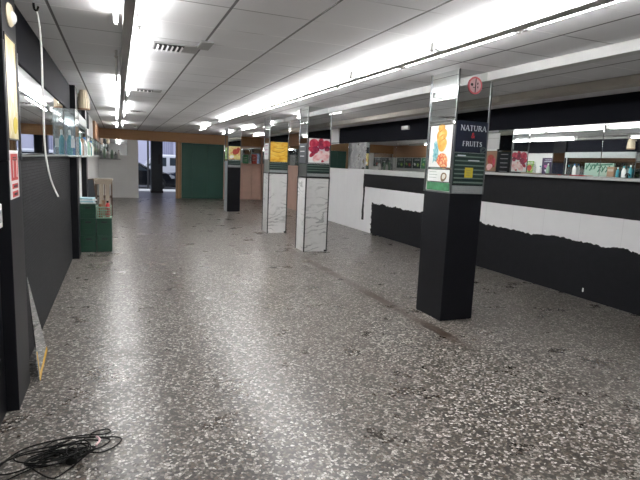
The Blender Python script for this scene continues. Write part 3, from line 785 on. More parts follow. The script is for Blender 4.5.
# cream bell-shaped sconces on pillar 2 and pillar 3
def sconce(y, x, label):
    t = thing('wall_sconce', (x, y, 2.30), label, 'sconce')
    d = MB(); d.lathe([(.001, .345), (.020, .335), (.044, .30), (.066, .235), (.081, .15), (.090, .02), (.080, .02), (.072, .14), (.056, .22), (.03, .28), (.001, .30)], (x+.15, y, 2.30), 'cream', 24); bs = d.build('bell_shade', t)
    d = MB()
    for k in range(16):
        a = 2*math.pi*k/16
        d.tube([(x+.15+r*math.cos(a), y+r*math.sin(a), 2.30+z) for r, z in ((.092, .02), (.083, .15), (.068, .235), (.046, .30), (.022, .336))], .004, 'beige', 5)
    d.build('ribs', bs)
    d = MB(); d.lathe([(.084, 0), (.094, 0), (.094, .02), (.084, .02)], (x+.15, y, 2.298), 'brown', 24); d.build('rim', bs)
    MB().box((x, y-.025, 2.50), (x+.12, y+.025, 2.54), 'cream', .004).build('bracket', t)
sconce(9.10, XL+.026, 'cream bell-shaped ribbed lamp high on the left wall above the green crates')

# ------------------------------------------------------------------ ceiling lights
def channel(x0, x1, y0, y1, label, m='channel', z0=2.515):
    t = thing('light_channel', ((x0+x1)/2, (y0+y1)/2, z0), label, 'light channel')
    L = 3.0; y = y0
    while y < y1-.01:
        e = min(y+L, y1)
        MB().box((x0, y+.002, z0), (x1, e-.002, H), m, .004).build('channel_section', t); y = e
    return t
channel(.05, .12, -3.4, 18.6, 'long lamp channel, grey with painted shade, along the left side of the ceiling', 'ventgrey')  # greyer than the other channels: the shade on it is put in the colour
channel(2.36, 2.455, -3.4, 17.2, 'long white lamp channel over the middle, the brightest row')
channel(3.52, 3.63, -3.4, 19.0, 'white lamp channel mostly without lit tubes, over the pillar row')
channel(4.72, 4.90, -3.4, 19.0, 'yellowed unlit lamp channel closest to the right wall', 'channelold')
TL = 1.47
proto = {}
def tube_proto(on, red=False):
    key = (on, red)
    if key in proto: return None
    t = thing('fluorescent_tube', (0, 0, 0), 'x', 'fluorescent tube')
    gt_ = MB().tube([(0, -TL/2+.02, 0), (0, TL/2-.02, 0)], .013, 'tubeon' if on else 'tubeoff', 8); gt = gt_.build('glass_tube', t)
    for s_ in (-1, 1):
        MB().tube([(0, s_*(TL/2-.035), 0), (0, s_*TL/2, 0)], .0145, 'capred' if red else 'cap', 8).build('end_cap', gt)
        MB().box((-.012, s_*(TL/2-.005)-.012, -.02), (.012, s_*(TL/2-.005)+.012, .055), 'tubeend', .003).build('holder', t)
    proto[key] = t
    return t
def put_tube(x, y, z, on, label, group=None, red=False):
    n_ = tube_proto(on, red)
    if n_ is not None:
        n_.location = (x, y, z); n_['label'] = label
        if group: n_['group'] = group
        return n_
    t = copy_thing(proto[(on, red)], (x, y, z), label)
    if group: t['group'] = group
    elif 'group' in t: del t['group']
    return t
ZT = 2.535
G1 = 'lit tubes of the left ceiling lamp row'
def ordn(i): return ['nearest', 'second nearest', 'third nearest', 'fourth nearest', 'fifth nearest', 'sixth nearest', 'seventh nearest', 'eighth nearest', 'ninth nearest', 'tenth nearest', 'eleventh nearest', 'twelfth nearest', 'thirteenth nearest', 'farthest'][min(i, 13)]
for i, y in enumerate((-.9, .6, 3.35)):
    put_tube(.005, y, ZT, True, '%s lit tube on the left flank of the left lamp row' % ordn(i), G1)
put_tube(.005, 6.15, ZT, False, 'unlit tube with rusty ends on the left lamp row', red=True)
for i, y in enumerate((7.85, 9.4, 10.95)):
    put_tube(.005, y, ZT, True, '%s lit tube past the unlit one, left flank of left lamp row' % ordn(i), G1)
for i, y in enumerate((-1.9, -.35, 1.75, 3.30, 4.85, 6.40, 7.90)):
    put_tube(.165, y, ZT, True, '%s lit tube on the right flank of the left lamp row' % ordn(i), G1)
put_tube(.165, 9.42, ZT, False, 'unlit tube on the right flank of the left lamp row, beside the far vents')
put_tube(.165, 10.95, ZT, True, 'lit tube on the right flank of the left lamp row, just past the unlit one', G1)
put_tube(.165, 12.45, ZT, True, 'lit tube on the right flank of the left lamp row, second past the unlit one', G1)
put_tube(.005, 13.6, ZT, True, 'lit tube on the left flank of the left lamp row, second from the far end', G1)
put_tube(.005, 17.6, ZT, True, 'farthest lit tube on the left flank of the left lamp row', G1)  # unseen tube, added to bring more light to the far end
put_tube(.165, 16.6, ZT, True, 'lit tube at the far end of the left lamp row near the fascia', G1)
G2 = 'lit tubes of the middle ceiling lamp row'
for i in range(10):
    y = -1.75+1.52*i
    put_tube(2.325, y, ZT, True, '%s lit tube on the left flank of the middle lamp row' % ordn(i), G2)
for i in range(8):
    y = -1.0+1.52*i
    put_tube(2.49, y, ZT, True, '%s lit tube on the right flank of the middle lamp row' % ordn(i), G2)
put_tube(2.325, 14.9, ZT, True, 'lit tube at the far end of the middle lamp row, apart from the others', G2)
put_tube(2.49, 16.4, ZT, True, 'added lit tube, farthest of the middle lamp row, right flank', G2)  # added beyond the seen tubes to brighten the far wall
G3 = 'lit tubes over the pillar row'
put_tube(3.485, 9.5, ZT, True, 'lit tube on the pillar row channel near the marble pillars, left flank', G3)
put_tube(3.665, 9.1, ZT, True, 'lit tube on the pillar row channel near the marble pillars, right flank', G3)
put_tube(3.485, 14.6, ZT, True, 'lit tube on the pillar row channel between the banana and farthest pillars', G3)
put_tube(3.485, 17.6, ZT, True, 'added lit tube, farthest over the pillar row, past the last pillar', G3)  # added behind the last pillar for more light back there
put_tube(3.665, 12.9, ZT, True, 'added lit tube over the pillar row, right flank, past the banana pillar', G3)  # extra tube, added because it lights the far end
put_tube(4.68, 17.9, ZT, True, 'added lit tube, farthest on the channel closest to the right wall', G3)  # channel is really unlit; tube added to light the far right corner
put_tube(4.68, 15.2, ZT, True, 'added nearer lit tube on the channel closest to the right wall', G3)  # tube added on an unlit channel to give light at the far end

# ceiling vents
def vent(x, y, w_, d_, label, slots=6):
    t = thing('ceiling_vent', (x, y, H), label, 'vent')
    MB().box((x-w_/2, y-d_/2, H-.012), (x+w_/2, y+d_/2, H), 'ventgrey', .003).build('plate', t)
    d = MB(); k = slots; hw = w_*.62
    MB().box((x-w_/2+.015, y-d_/2+.02, H-.015), (x-w_/2+.015+hw, y+d_/2-.02, H-.011), 'darkslot').build('opening', t)
    for i in range(k):
        xx = x-w_/2+.02+hw*(i+.5)/k
        R_ = Matrix.Rotation(math.radians(35), 3, 'Y')
        MB().box((xx-.008, y-d_/2+.02, H-.026), (xx+.008, y+d_/2-.02, H-.023), 'plasticwhite', rot=R_).build('louvre', t)
vent(.51, 5.00, .40, .30, 'white louvred ceiling vent nearest the camera, right of the left lamp row')
t = MB().box((.68, 4.60, H-.014), (.79, 4.92, H), 'ventgrey', .004); tag(t.build('ceiling_hatch'), 'small grey rectangular plate on the ceiling beside the nearest vent', 'plate')
vent(.46, 8.35, .36, .26, 'ceiling vent second from the camera, right of the left lamp row', 4)
vent(.42, 12.3, .40, .28, 'third ceiling vent, farther along the left lamp row', 4)
tag(MB().tube([(.60, 18.6, H), (.60, 18.6, H-.05)], .035, 'plasticwhite', 12).build('smoke_detector'), 'small round detector on the ceiling near the far fascia', 'detector')

# emergency light on right fascia, white block at end of fascia
t = thing('emergency_light', (XR-.06, 9.5, 2.40), 'small white emergency light on the navy fascia left of the near pillar', 'emergency light')
MB().box((XR-.075, 9.37, 2.395), (XR-.022, 9.64, 2.475), 'plasticwhite', .01).build('housing', t)
MB().box((XR-.079, 9.40, 2.408), (XR-.074, 9.61, 2.462), 'paper', .004).build('diffuser', t)
tag(MB().box((XR-.06, 13.0, 2.22), (XR, 13.71, H), 'white', .004).build('white_block'), 'white boxed section at the far end of the navy fascia', 'panel')

# ------------------------------------------------------------------ hanging cord
t = thing('hanging_cord', (-.5, 4.15, 2.58), 'white cord hanging from the ceiling in front of the left mirror', 'cord')
ctrl = [(-.50, 4.15, 2.56), (-.485, 4.15, 2.47), (-.478, 4.15, 2.30), (-.478, 4.15, 2.10), (-.479, 4.15, 1.83), (-.478, 4.16, 1.62), (-.46, 4.17, 1.46), (-.435, 4.17, 1.36), (-.405, 4.17, 1.285)]
def smooth(pts, k=6):
    P = [Vector(p) for p in pts]; out = []
    for i in range(len(P)-1):
        p0, p1, p2, p3 = P[max(i-1, 0)], P[i], P[i+1], P[min(i+2, len(P)-1)]
        for j in range(k):
            t_ = j/k
            out.append(.5*((2*p1)+(-p0+p2)*t_+(2*p0-5*p1+4*p2-p3)*t_*t_+(-p0+3*p1-3*p2+p3)*t_**3))
    out.append(P[-1]); return out
MB().tube(smooth(ctrl), .0065, 'cord', 8).build('cord', t)
MB().tube(smooth([(-.512, 4.12, 2.60), (-.51, 4.14, 2.565), (-.495, 4.15, 2.56), (-.488, 4.16, 2.588)], 5), .008, 'blackcable', 6).build('hook', t)

# leaning mirror shard with yellow edge tape
P1, P2, P3 = Vector((-.535, 3.88, .006)), Vector((-.56, 4.50, .006)), Vector((-.648, 4.26, .69))
P1b = Vector((-.602, 4.02, .37))
nrm = (P2-P1).cross(P3-P1).normalized()
if nrm.x < 0: nrm = -nrm
t = thing('mirror_shard', P1, 'pointed mirror offcut with yellow taped edge leaning on the brick panelling', 'mirror')
ctr = (P1+P2+P3)/3
MB().poly([P1, P2, P3, P1.lerp(P3, .45)-nrm*0], nrm, .006, 'mirrordull').build('glass', t)
tp = MB()
def strip(a, b, wd):
    d = (b-a).normalized(); inw = (ctr-a); inw = (inw-d*inw.dot(d)).normalized()*wd
    tp.poly([a+nrm*.006, b+nrm*.006, b+inw+nrm*.006, a+inw+nrm*.006], nrm, .002, 'yellowtape')
strip(P1, P2, .030); strip(P1, P1.lerp(P3, .26), .022)
tp.build('edge_tape', t)['label'] = 'yellow edge tape'

# black cable tangle
t = thing('cable_tangle', (-.25, 2.85, 0), 'tangled black cable lying on the floor in the bottom left corner', 'cable')
rnd = random.Random(11)
pts = [(-.72, 2.60, .006), (-.62, 2.70, .006), (-.56, 2.86, .007), (-.48, 2.95, .01), (-.34, 2.985, .012), (-.20, 2.965, .016), (-.10, 2.93, .02), (-.03, 2.93, .010), (.0, 2.90, .007), (-.03, 2.84, .007), (-.10, 2.79, .01), (-.18, 2.80, .02), (-.26, 2.83, .03),
       (-.36, 2.79, .03), (-.46, 2.72, .02), (-.56, 2.72, .012), (-.60, 2.80, .01), (-.50, 2.87, .015), (-.36, 2.86, .03), (-.22, 2.90, .035), (-.12, 2.88, .03), (-.14, 2.81, .03), (-.20, 2.73, .02), (-.26, 2.66, .012), (-.33, 2.62, .01)]
for k in range(11):
    cx, cy = -.27+rnd.uniform(-.09, .06), 2.79+rnd.uniform(-.05, .06); rx, ry = rnd.uniform(.05, .17), rnd.uniform(.035, .085); a0 = rnd.uniform(0, 6.28); tilt = rnd.uniform(-.2, .5)
    for j in range(9):
        a = a0+j*.72; x, y = rx*math.cos(a), ry*math.sin(a)
        pts.append((cx+x*math.cos(tilt)-y*math.sin(tilt), cy+x*math.sin(tilt)+y*math.cos(tilt), .010+.004*k+.008*math.sin(a*1.3+k)**2))
pts += [(-.45, 2.70, .02), (-.55, 2.62, .01), (-.50, 2.50, .006)]
MB().tube(smooth(pts, 5), .0040, 'blackcable', 6).build('cable', t)
MB().tube(smooth([(-.15, 2.955, .012), (-.17, 3.00, .007), (-.14, 3.035, .006), (-.08, 3.045, .006), (-.06, 3.01, .006), (-.10, 2.985, .008), (-.20, 3.01, .006), (-.33, 3.0, .006), (-.40, 2.93, .008)], 6), .0035, 'blackcable', 6).build('thin_lead', t)
MB().tube(smooth([(-.13, 2.90, .045), (-.115, 2.87, .048), (-.115, 2.84, .046), (-.13, 2.81, .044)], 5), .006, 'pinksign', 6).build('tape_wrap', t)['label'] = 'pale pinkish tape wrap'
d = MB(); d.lathe([(.001, 0), (.028, 0), (.030, .02), (.022, .035), (.001, .036)], (-.245, 2.745, .006), 'blackcable', 14); d.build('plug', t)

# ------------------------------------------------------------------ crates and clutter at left wall
def crate(name, x0, x1, y0, y1, z0, z1, m, label, group=None, mesh=False):
    t = thing(name, ((x0+x1)/2, (y0+y1)/2, z0), label, 'crate', group)
    b = MB(); th = .012
    if not mesh:
        for (a, c) in (((x0, y0, z0), (x1, y0+th, z1)), ((x0, y1-th, z0), (x1, y1, z1)), ((x0, y0+th, z0), (x0+th, y1-th, z1)), ((x1-th, y0+th, z0), (x1, y1-th, z1)), ((x0, y0, z0), (x1, y1, z0+th))):
            b.box(a, c, m, .003)
        for k in (.33, .66): b.box((x0+.02, y0-.004, z0+(z1-z0)*k-.006), (x1-.02, y0+.002, z0+(z1-z0)*k+.006), m)
        b.build('body', t)
    else:
        n_ = 7
        for k in range(n_+1):
            x = x0+.004+(x1-x0-.008)*k/n_
            b.box((x-.006, y0, z0), (x+.006, y0+.008, z1), m); b.box((x-.006, y1-.008, z0), (x+.006, y1, z1), m)
            y = y0+.004+(y1-y0-.008)*k/n_
            b.box((x0, y-.006, z0), (x0+.008, y+.006, z1), m); b.box((x1-.008, y-.006, z0), (x1, y+.006, z1), m)
        for k in range(5):
            z = z0+.006+(z1-z0-.02)*k/4
            b.box((x0, y0, z-.006), (x1, y0+.008, z+.006), m); b.box((x0, y1-.008, z-.006), (x1, y1, z+.006), m)
            b.box((x0, y0, z-.006), (x0+.008, y1, z+.006), m); b.box((x1-.008, y0, z-.006), (x1, y1, z+.006), m)
        b.box((x0, y0, z0), (x1, y1, z0+.008), m); b.build('lattice_body', t)
    r = MB()
    for (a, c) in (((x0-.006, y0-.006, z1-.022), (x1+.006, y0+.014, z1)), ((x0-.006, y1-.014, z1-.022), (x1+.006, y1+.006, z1)), ((x0-.006, y0, z1-.022), (x0+.014, y1, z1)), ((x1-.014, y0, z1-.022), (x1+.006, y1, z1))):
        r.box(a, c, m, .004)
    r.build('rim', t)
    MB().box(((x0+x1)/2-.045, y0-.009, z1-.075), ((x0+x1)/2+.045, y0-.002, z1-.045), 'blacktrim' if not mesh else m, .003).build('handle_slot', t)
    return t
gc = 'dark green crates stacked against the left wall'
cy0, cy1 = 9.12, 9.52
crate('plastic_crate', -.575, -.345, cy0, cy1, 0, .279, 'cratedark', 'dark green crate at the bottom left of the stack', gc)
crate('plastic_crate', -.33, -.10, cy0, cy1, 0, .279, 'cratedark', 'dark green crate at the bottom right of the stack', gc)
crate('plastic_crate', -.575, -.345, cy0, cy1, .281, .56, 'cratedark', 'dark green crate in the middle of the left column', gc)
crate('plastic_crate', -.33, -.10, cy0, cy1, .281, .56, 'cratedark', 'dark green crate directly under the pale green lattice basket', gc)
crate('plastic_crate', -.575, -.345, cy0, cy1, .562, .80, 'cratedark', 'topmost dark green crate, beside the pale green lattice basket', gc)
crate('lattice_basket', -.335, -.105, cy0, cy1, .562, .755, 'cratepale', 'pale green lattice basket on top of the crates', mesh=True)
# magazines, bottle figure and red jug on top
for i, (x0, x1, y0, y1, z, m, ro, lab) in enumerate((
    (-.57, -.35, 9.15, 9.45, .802, 'paper', 4, 'white paper stack, lowest of the papers on the dark green crates'),
    (-.56, -.36, 9.14, 9.44, .825, 'papersblue', -5, 'pale blue magazine in the middle of the papers on the crates'),
    (-.575, -.34, 9.18, 9.44, .848, 'paper', 9, 'white magazine near the top of the papers on the crates'),
    (-.60, -.37, 9.16, 9.42, .871, 'papersblue', -8, 'topmost pale blue magazine lying on the crates'))):
    R_ = Matrix.Rotation(math.radians(ro), 3, 'Z')
    tag(MB().box((x0, y0, z), (x1, y1, z+.022), m, .003, rot=R_).build('magazine'), lab, 'magazine', 'papers on the green crates')
d = MB(); d.lathe([(.001, 0), (.042, 0), (.048, .03), (.045, .12), (.030, .16), (.020, .19), (.024, .22), (.001, .225)], (-.275, 9.23, .571), 'midbrown', 18); tag(d.build('brown_jar'), 'orange brown jar standing in the pale green basket', 'jar')
t = thing('brown_pouch', (-.215, 9.32, .571), 'crumpled brown bag in the pale green basket beside the jar', 'bag')
d = MB(); d.lathe([(.001, 0), (.05, 0), (.06, .08), (.045, .17), (.018, .22), (.032, .27), (.001, .272)], (-.23, 9.40, .571), 'brown', 9, sy=.7); d.build('sack', t)
t = thing('red_bottle', (-.15, 9.36, .571), 'red bottle with a dark cap standing in the pale green basket', 'bottle')
d = MB(); d.lathe([(.001, 0), (.034, 0), (.036, .02), (.036, .17), (.03, .21), (.014, .235), (.001, .236)], (-.160, 9.26, .575), 'red', 18); d.build('bottle_body', t)
d = MB(); d.lathe([(.001, .236), (.017, .236), (.017, .27), (.001, .27)], (-.160, 9.26, .575), 'blackcable', 12); d.build('cap', t)

# wooden stand behind crates
t = thing('wooden_stand', (-.38, 14.5, 0), 'wooden stand with a beige top and two beige uprights behind the crates', 'stand')
MB().box((-.56, 14.2, .93), (-.12, 14.8, .99), 'beige', .006).build('top', t)
MB().box((-.54, 14.22, .86), (-.14, 14.24, .93), 'beige', .004).build('apron', t)
for (x, y) in ((-.54, 14.22), (-.16, 14.22), (-.54, 14.76), (-.16, 14.76)):
    MB().box((x, y, 0), (x+.03, y+.03, .93), 'darkbrown', .004).build('leg', t)
for x in (-.44, -.295): MB().box((x, 14.23, .12), (x+.10, 14.26, .86), 'beige', .004).build('upright_panel', t)
MB().box((-.325, 14.24, .1), (-.305, 14.26, .86), 'darkbrown', .003).build('divider', t)
for z in (.10, .52): MB().box((-.53, 14.25, z), (-.14, 14.77, z+.02), 'darkbrown', .003).build('shelf', t)
t = thing('dark_panel', (-.52, 13.45, 0), 'dark framed board leaning in front of the stand behind the crates', 'board')
Rm = Matrix.Rotation(math.radians(7), 3, 'Y') @ Matrix.Rotation(math.radians(-10), 3, 'X'); pv = (-.53, 13.45, .5)
Rm = Matrix.Rotation(math.radians(-7), 3, 'Y'); pv = (-.53, 13.45, .03)
MB().box((-.60, 13.44, .03), (-.42, 13.455, 1.02), 'graphite', .003, rot=Rm, piv=pv).build('sheet', t)
f = MB()
for (x0, x1, z0, z1) in ((-.61, -.59, .03, 1.03), (-.43, -.41, .03, 1.03), (-.61, -.41, 1.01, 1.03), (-.61, -.41, .03, .05)):
    f.box((x0, 13.43, z0), (x1, 13.46, z1), 'darkbrown', .003, rot=Rm, piv=pv)
f.build('frame', t)

# ------------------------------------------------------------------ display cases and things on the left ledge
def acrylic_box(x0, x1, y0, y1, z0, z1, label):
    t = thing('acrylic_case', ((x0+x1)/2, (y0+y1)/2, z0), label, 'display case'); h_ = .004
    b = MB()
    for (a, c) in (((x0, y0, z0), (x1, y0+h_, z1)), ((x0, y1-h_, z0), (x1, y1, z1)), ((x1-h_, y0+h_, z0), (x1, y1-h_, z1)), ((x0, y0+h_, z1-h_), (x1, y1-h_, z1))):
        b.box(a, c, 'acrylic')
    b.build('clear_panel', t)
    e = MB()
    for (x, y) in ((x0+.003, y0), (x1, y0), (x1, y1)): e.box((x-.003, y-.003, z0), (x+.003, y+.003, z1), 'steel')
    for z in (z1,): e.box((x0, y0-.003, z-.003), (x1, y0+.003, z+.003), 'steel'); e.box((x1-.003, y0, z-.003), (x1+.003, y1, z+.003), 'steel')
    e.build('edge', t)
    return t
tag(MB().box((XL+.055, 7.62, 1.560), (-.505, 8.40, 1.578), 'ledge', .003).build('case_shelf'), 'small pale shelf carrying the clear display case', 'shelf')
acrylic_box(XL+.014, -.515, 7.66, 8.36, 1.582, 2.19, 'clear acrylic display case on the ledge beside the left black pillar')
def bottle(x, y, z, h_, r, body, cap, label, name='bottle', cat='bottle', group=None, spray=False):
    t = thing(name, (x, y, z), label, cat, group)
    d = MB(); d.lathe([(.001, 0), (r*.95, 0), (r, h_*.05), (r, h_*.6), (r*.75, h_*.72), (r*.36, h_*.82), (r*.36, h_*.88), (.001, h_*.88)], (x, y, z), body, 16); d.build('bottle_body', t)
    d = MB(); d.lathe([(.001, h_*.86), (r*.42, h_*.86), (r*.42, h_), (.001, h_)], (x, y, z), cap, 12)
    if spray: d.box((x-.012, y-.06, z+h_*.96), (x+.012, y+.02, z+h_*1.08), cap, .004)
    d.build('cap', t); return t
bottle(-.60, 7.85, 1.582, .31, .038, 'turq', 'plasticwhite', 'turquoise spray bottle inside the acrylic display case', spray=True)
bottle(-.59, 8.15, 1.582, .27, .042, 'blue', 'plasticwhite', 'blue bottle at the back of the acrylic display case')
tag(MB().box((-.575, 7.72, 1.60+.08), (-.53, 7.724, 1.80), 'paper', .001).build('price_card'), 'small white card at the front of the acrylic display case', 'card')
gl = 'bottles and jars on the left ledge past the pillar'
items = [(9.10, .33, .042, 'turq', 'plasticwhite'), (9.28, .30, .05, 'plasticwhite', 'turq'), (9.45, .27, .04, 'turq', 'paper'), (10.55, .28, .05, 'acrylic', 'steel'),
         (10.80, .34, .05, 'plasticwhite', 'blue'), (11.0, .30, .045, 'acrylic', 'turq'), (11.75, .33, .05, 'cratepale', 'plasticwhite'), (12.05, .26, .05, 'plasticwhite', 'turq'), (12.28, .36, .05, 'acrylic', 'plasticwhite'), (12.78, .30, .045, 'turq', 'plasticwhite'), (13.41, .34, .055, 'plasticwhite', 'blue')]
names = {'turq': 'turquoise', 'plasticwhite': 'white', 'acrylic': 'clear', 'cratepale': 'pale green', 'blue': 'blue', 'paper': 'white', 'steel': 'metal'}
for i, (y, h_, r, b_, c_) in enumerate(items):
    lab = ['turquoise bottle nearest the camera of those past the pillar', 'white bottle with turquoise cap right behind the nearest turquoise one', 'second turquoise bottle past the pillar', 'clear bottle past the pale green board, metal cap',
           'white bottle with blue cap before the second black pillar', 'clear bottle with turquoise cap touching the second black pillar', 'pale green bottle just past the second black pillar', 'white bottle with turquoise cap past the second black pillar',
           'clear bottle before the green fruit board', 'turquoise bottle past the second black pillar', 'farthest bottle of the ledge, white with blue cap'][i]
    bottle(XL+.085, y, 1.581, h_, r, b_, c_, lab, group=gl)
t = thing('menu_sign', (XL+.04, 10.0, 1.58), 'pale green board with dark green lettering on the left ledge, seen mirrored', 'sign')
sheet(MB().box((XL+.03, 9.62, 1.582), (XL+.045, 10.50, 1.95), 'greensign', .003), 'board', t)
p = MB()
for k, (y, z) in enumerate(((10.40, 1.86), (10.28, 1.83), (10.15, 1.87), (10.02, 1.80), (9.9, 1.80), (9.78, 1.80))):
    stroke(p, (XL+.0455, y, z), UY, UZ, RNn, (-.05, .08), (.05, -.08), .036, 1, 'greenletter'); stroke(p, (XL+.0458, y, z), UY, UZ, RNn, (.04, .05), (-.03, -.05) if k % 2 else (.04, -.05), .024, 1, 'greenletter')
p.poly([(XL+.0455, 10.48, 1.90), (XL+.0455, 9.64, 1.94), (XL+.0455, 9.64, 1.90), (XL+.0455, 10.2, 1.88)], RNn, .001, 'greenletter')
p.build('leaf_print', t)
t = thing('cardboard_box', (XL+.11, 9.58, 1.581), 'small brown box on the left ledge beside the pale green board', 'box')
MB().box((XL+.05, 9.52, 1.581), (XL+.135, 9.72, 1.86), 'brown', .003).build('carton', t); MB().box((XL+.134, 9.54, 1.74), (XL+.137, 9.70, 1.80), 'beige').build('label_patch', t)
tag(MB().box((XL+.03, 9.0, 2.085), (XL+.11, 11.15, 2.24), 'plate', .004).build('shelf_valance'), 'long pale strip above the left mirror between the black pillars', 'strip')

# menu boards along far left wall ledge (seen in the right-hand mirrors)
def menu(y0, y1, z0, z1, ground, prints, label, x=XL+.02):
    t = thing('menu_board', (x, (y0+y1)/2, z0), label, 'menu board', 'menu boards along the far left wall')
    sheet(MB().box((x, y0, z0), (x+.015, y1, z1), ground, .003), 'board', t)
    w_, h_ = y1-y0, z1-z0; p = MB()
    for (u_, v_, rx, ry, m) in prints: blob(p, (x+.0152, y0+w_*u_, z0+h_*v_), UY, UZ, RNn, rx*w_, ry*h_, m, .001, .3)
    bars(p, (x+.0152, y0+w_*.12, z1-h_*.12), UY, UZ, RNn, w_*.75, 2, h_*.10, .014, 'lettering', .8)
    p.build('print', t); return t
menu(11.65, 12.05, 1.60, 2.08, 'purple', [(.5, .45, .28, .1, 'magenta'), (.5, .2, .2, .08, 'lettering')], 'purple board with magenta print on the left ledge past the second pillar')
menu(12.38, 12.72, 1.60, 1.98, 'limegreen', [(.5, .45, .30, .25, 'redveg')], 'green board with an orange red fruit, left ledge')
menu(12.85, 13.35, 1.60, 2.04, 'slatdark', [(.5, .4, .36, .1, 'limegreen'), (.5, .2, .3, .08, 'slatpale')], 'dark board with green print on the left ledge')
menu(13.45, 14.1, 1.60, 2.04, 'slatdark', [(.5, .42, .34, .2, 'limegreen')], 'dark board with a large lime print on the left ledge')
yy = 14.7
for i in range(9):
    w_ = .62
    menu(yy, yy+w_, 1.60, 2.05, ['slatdark', 'greenband', 'slatdark', 'graphite'][i % 4], [(.3, .35, .16, .16, ['limegreen', 'printwhite', 'limegreen', 'redveg'][i % 4]), (.7, .4, .14, .12, ['slatpale', 'limegreen', 'printwhite', 'limegreen'][i % 4])],
         '%s menu board under the brown fascia of the far left wall' % ordn(i))
    yy += w_+.06

# jars on the far shelf of the far wall mirror
for i, x in enumerate((-.56, -.44, -.31, -.18, -.05, .065)):
    bottle(x, YF-.10, 1.4855, [.34, .44, .30, .40, .26, .34][i], .05, ['acrylic', 'cratepale', 'plasticwhite', 'cratepale', 'acrylic', 'plasticwhite'][i], ['plasticwhite', 'green', 'steel', 'plasticwhite', 'steel', 'grey'][i],
           '%s on the far wall shelf' % ['leftmost clear jar', 'tallest green-capped jar', 'white jar with a metal cap', 'pale green jar with white cap', 'short clear jar with metal cap', 'rightmost white jar'][i], 'jar', 'jar', 'jars on the far wall shelf')

# ------------------------------------------------------------------ things on the right ledge and mirrors
zl = 1.5925
t = MB(); t.box((XR-.018, 6.64, 1.965), (XR-.0125, 6.97, 2.215), 'ledge', .001); t.box((XR-.0188, 6.645, 2.13), (XR-.018, 6.965, 2.136), 'ventgrey')
tag(t.build('paper_sheet'), 'pale grey sheet stuck at the top of the right wall mirror beside the near pillar', 'paper')
t = frame_poster('fruit_poster', (XR-.020, 6.66, 1.61), (XR-.0125, 6.94, 1.93), 'L', 'brown', 'small reddish brown poster under the pale sheet beside the near pillar')
p = MB(); blob(p, (XR-.0205, 6.80, 1.80), V1, UZ, LNn, .08, .08, 'redveg', .001, .2); blob(p, (XR-.0205, 6.82, 1.68), V1, UZ, LNn, .07, .05, 'flesh', .001, .2); blob(p, (XR-.0205, 6.72, 1.75), V1, UZ, LNn, .03, .08, 'radish', .0012, 0); p.build('print', t)
t = MB(); t.box((XR-.10, 5.33, zl), (XR-.05, 5.55, zl+.018), 'darkbrown', .004); t.box((XR-.09, 5.30, zl), (XR-.06, 5.33, zl+.012), 'red', .003); tag(t.build('wooden_offcut'), 'dark brown offcut lying on the right ledge, left one', 'offcut')
t = MB(); t.box((XR-.11, 4.92, zl), (XR-.05, 5.12, zl+.014), 'red', .004); tag(t.build('red_strip'), 'flat reddish strip lying on the right ledge', 'strip')
t = MB(); t.box((XR-.10, 5.78, zl), (XR-.04, 6.02, zl+.020), 'beige', .004); tag(t.build('beige_offcut'), 'beige offcut on the right ledge beneath the reflected radish picture', 'offcut')
t = thing('metal_clamp', (XR-.09, 4.30, zl), 'small dark clamp on the right ledge near the photo edge', 'clamp')
MB().tube([(XR-.09, 4.30, zl), (XR-.09, 4.30, zl+.04)], .008, 'blackcable', 8).build('post', t); MB().tube(smooth([(XR-.09, 4.27, zl+.03), (XR-.09, 4.285, zl+.05), (XR-.09, 4.315, zl+.05), (XR-.09, 4.33, zl+.03)], 4), .006, 'blackcable', 8).build('jaw', t)
tag(MB().box((XR-.105, 4.45, zl), (XR-.03, 4.85, zl+.006), 'paper', .001).build('paper_sheet'), 'white paper lying flat on the right ledge', 'paper')
tag(MB().box((XR-.006, 4.78, .09), (XR, 4.80, .14), 'plasticwhite', .001).build('wall_chip'), 'tiny white fleck low on the black right wall', 'plug')

# far right: wares on ledge in the corner
for i, (x, h_, m) in enumerate(((4.30, .44, 'printwhite'), (4.62, .40, 'limegreen'), (4.98, .36, 'greenband'), (5.35, .40, 'redveg'))):
    t = MB(); t.box((x-.11, YF-.09, 1.502), (x+.11, YF-.07, 1.502+h_), m, .003)
    bars(t, (x-.08, YF-.0905, 1.50+h_*.7), UX, UZ, FN, .16, 3, .07, .012, 'blackprint' if m == 'printwhite' else 'paper', .8)
    tag(t.build('menu_card'), ['white card with dark lines', 'lime green card', 'dark green card', 'red card'][i]+' standing above the pinkish boards in the far right corner', 'card', 'cards in the far right corner')
tag(MB().box((4.07, YF-.13, 1.480), (5.66, YF-.03, 1.502), 'pinkwall', .003).build('wall_shelf'), 'narrow shelf carrying cards above the pinkish boards at the far right', 'shelf')

# ------------------------------------------------------------------ outside: porch, street, cars
YP = 25.6
pw = MB(); pw.box((-1.6, YF+.08, -.12), (5.6, YP, -.002), 'porch'); struct(pw.build('porch_floor'))
struct(MB().box((-1.6, YF+.16, H), (5.6, YP+.1, H+.12), 'grey').build('porch_ceiling'))
struct(MB().box((-1.7, YF+.16, 0), (-1.5, YP, H), 'facadeline').build('porch_wall'))
struct(MB().box((5.4, YF+.16, 0), (5.6, YP, H), 'facadeline').build('porch_wall'))
pc = thing('porch_pillar', (1.7, 24.6, 0), 'dark grey square pillar standing in the street opening', 'pillar')
MB().box((1.42, 24.4, 0), (1.92, 24.9, H), 'graphite', .006).build('shaft', pc)
MB().box((1.40, 24.38, 0), (1.94, 24.92, .10), 'blacktrim', .006).build('plinth', pc)
MB().box((1.72, 24.385, 1.30), (1.82, 24.40, 1.72), 'blacktrim', .004).build('intercom', pc)
struct(MB().box((-12, YP, -.14), (18, 27.6, -.012), 'pave').build('pavement'))
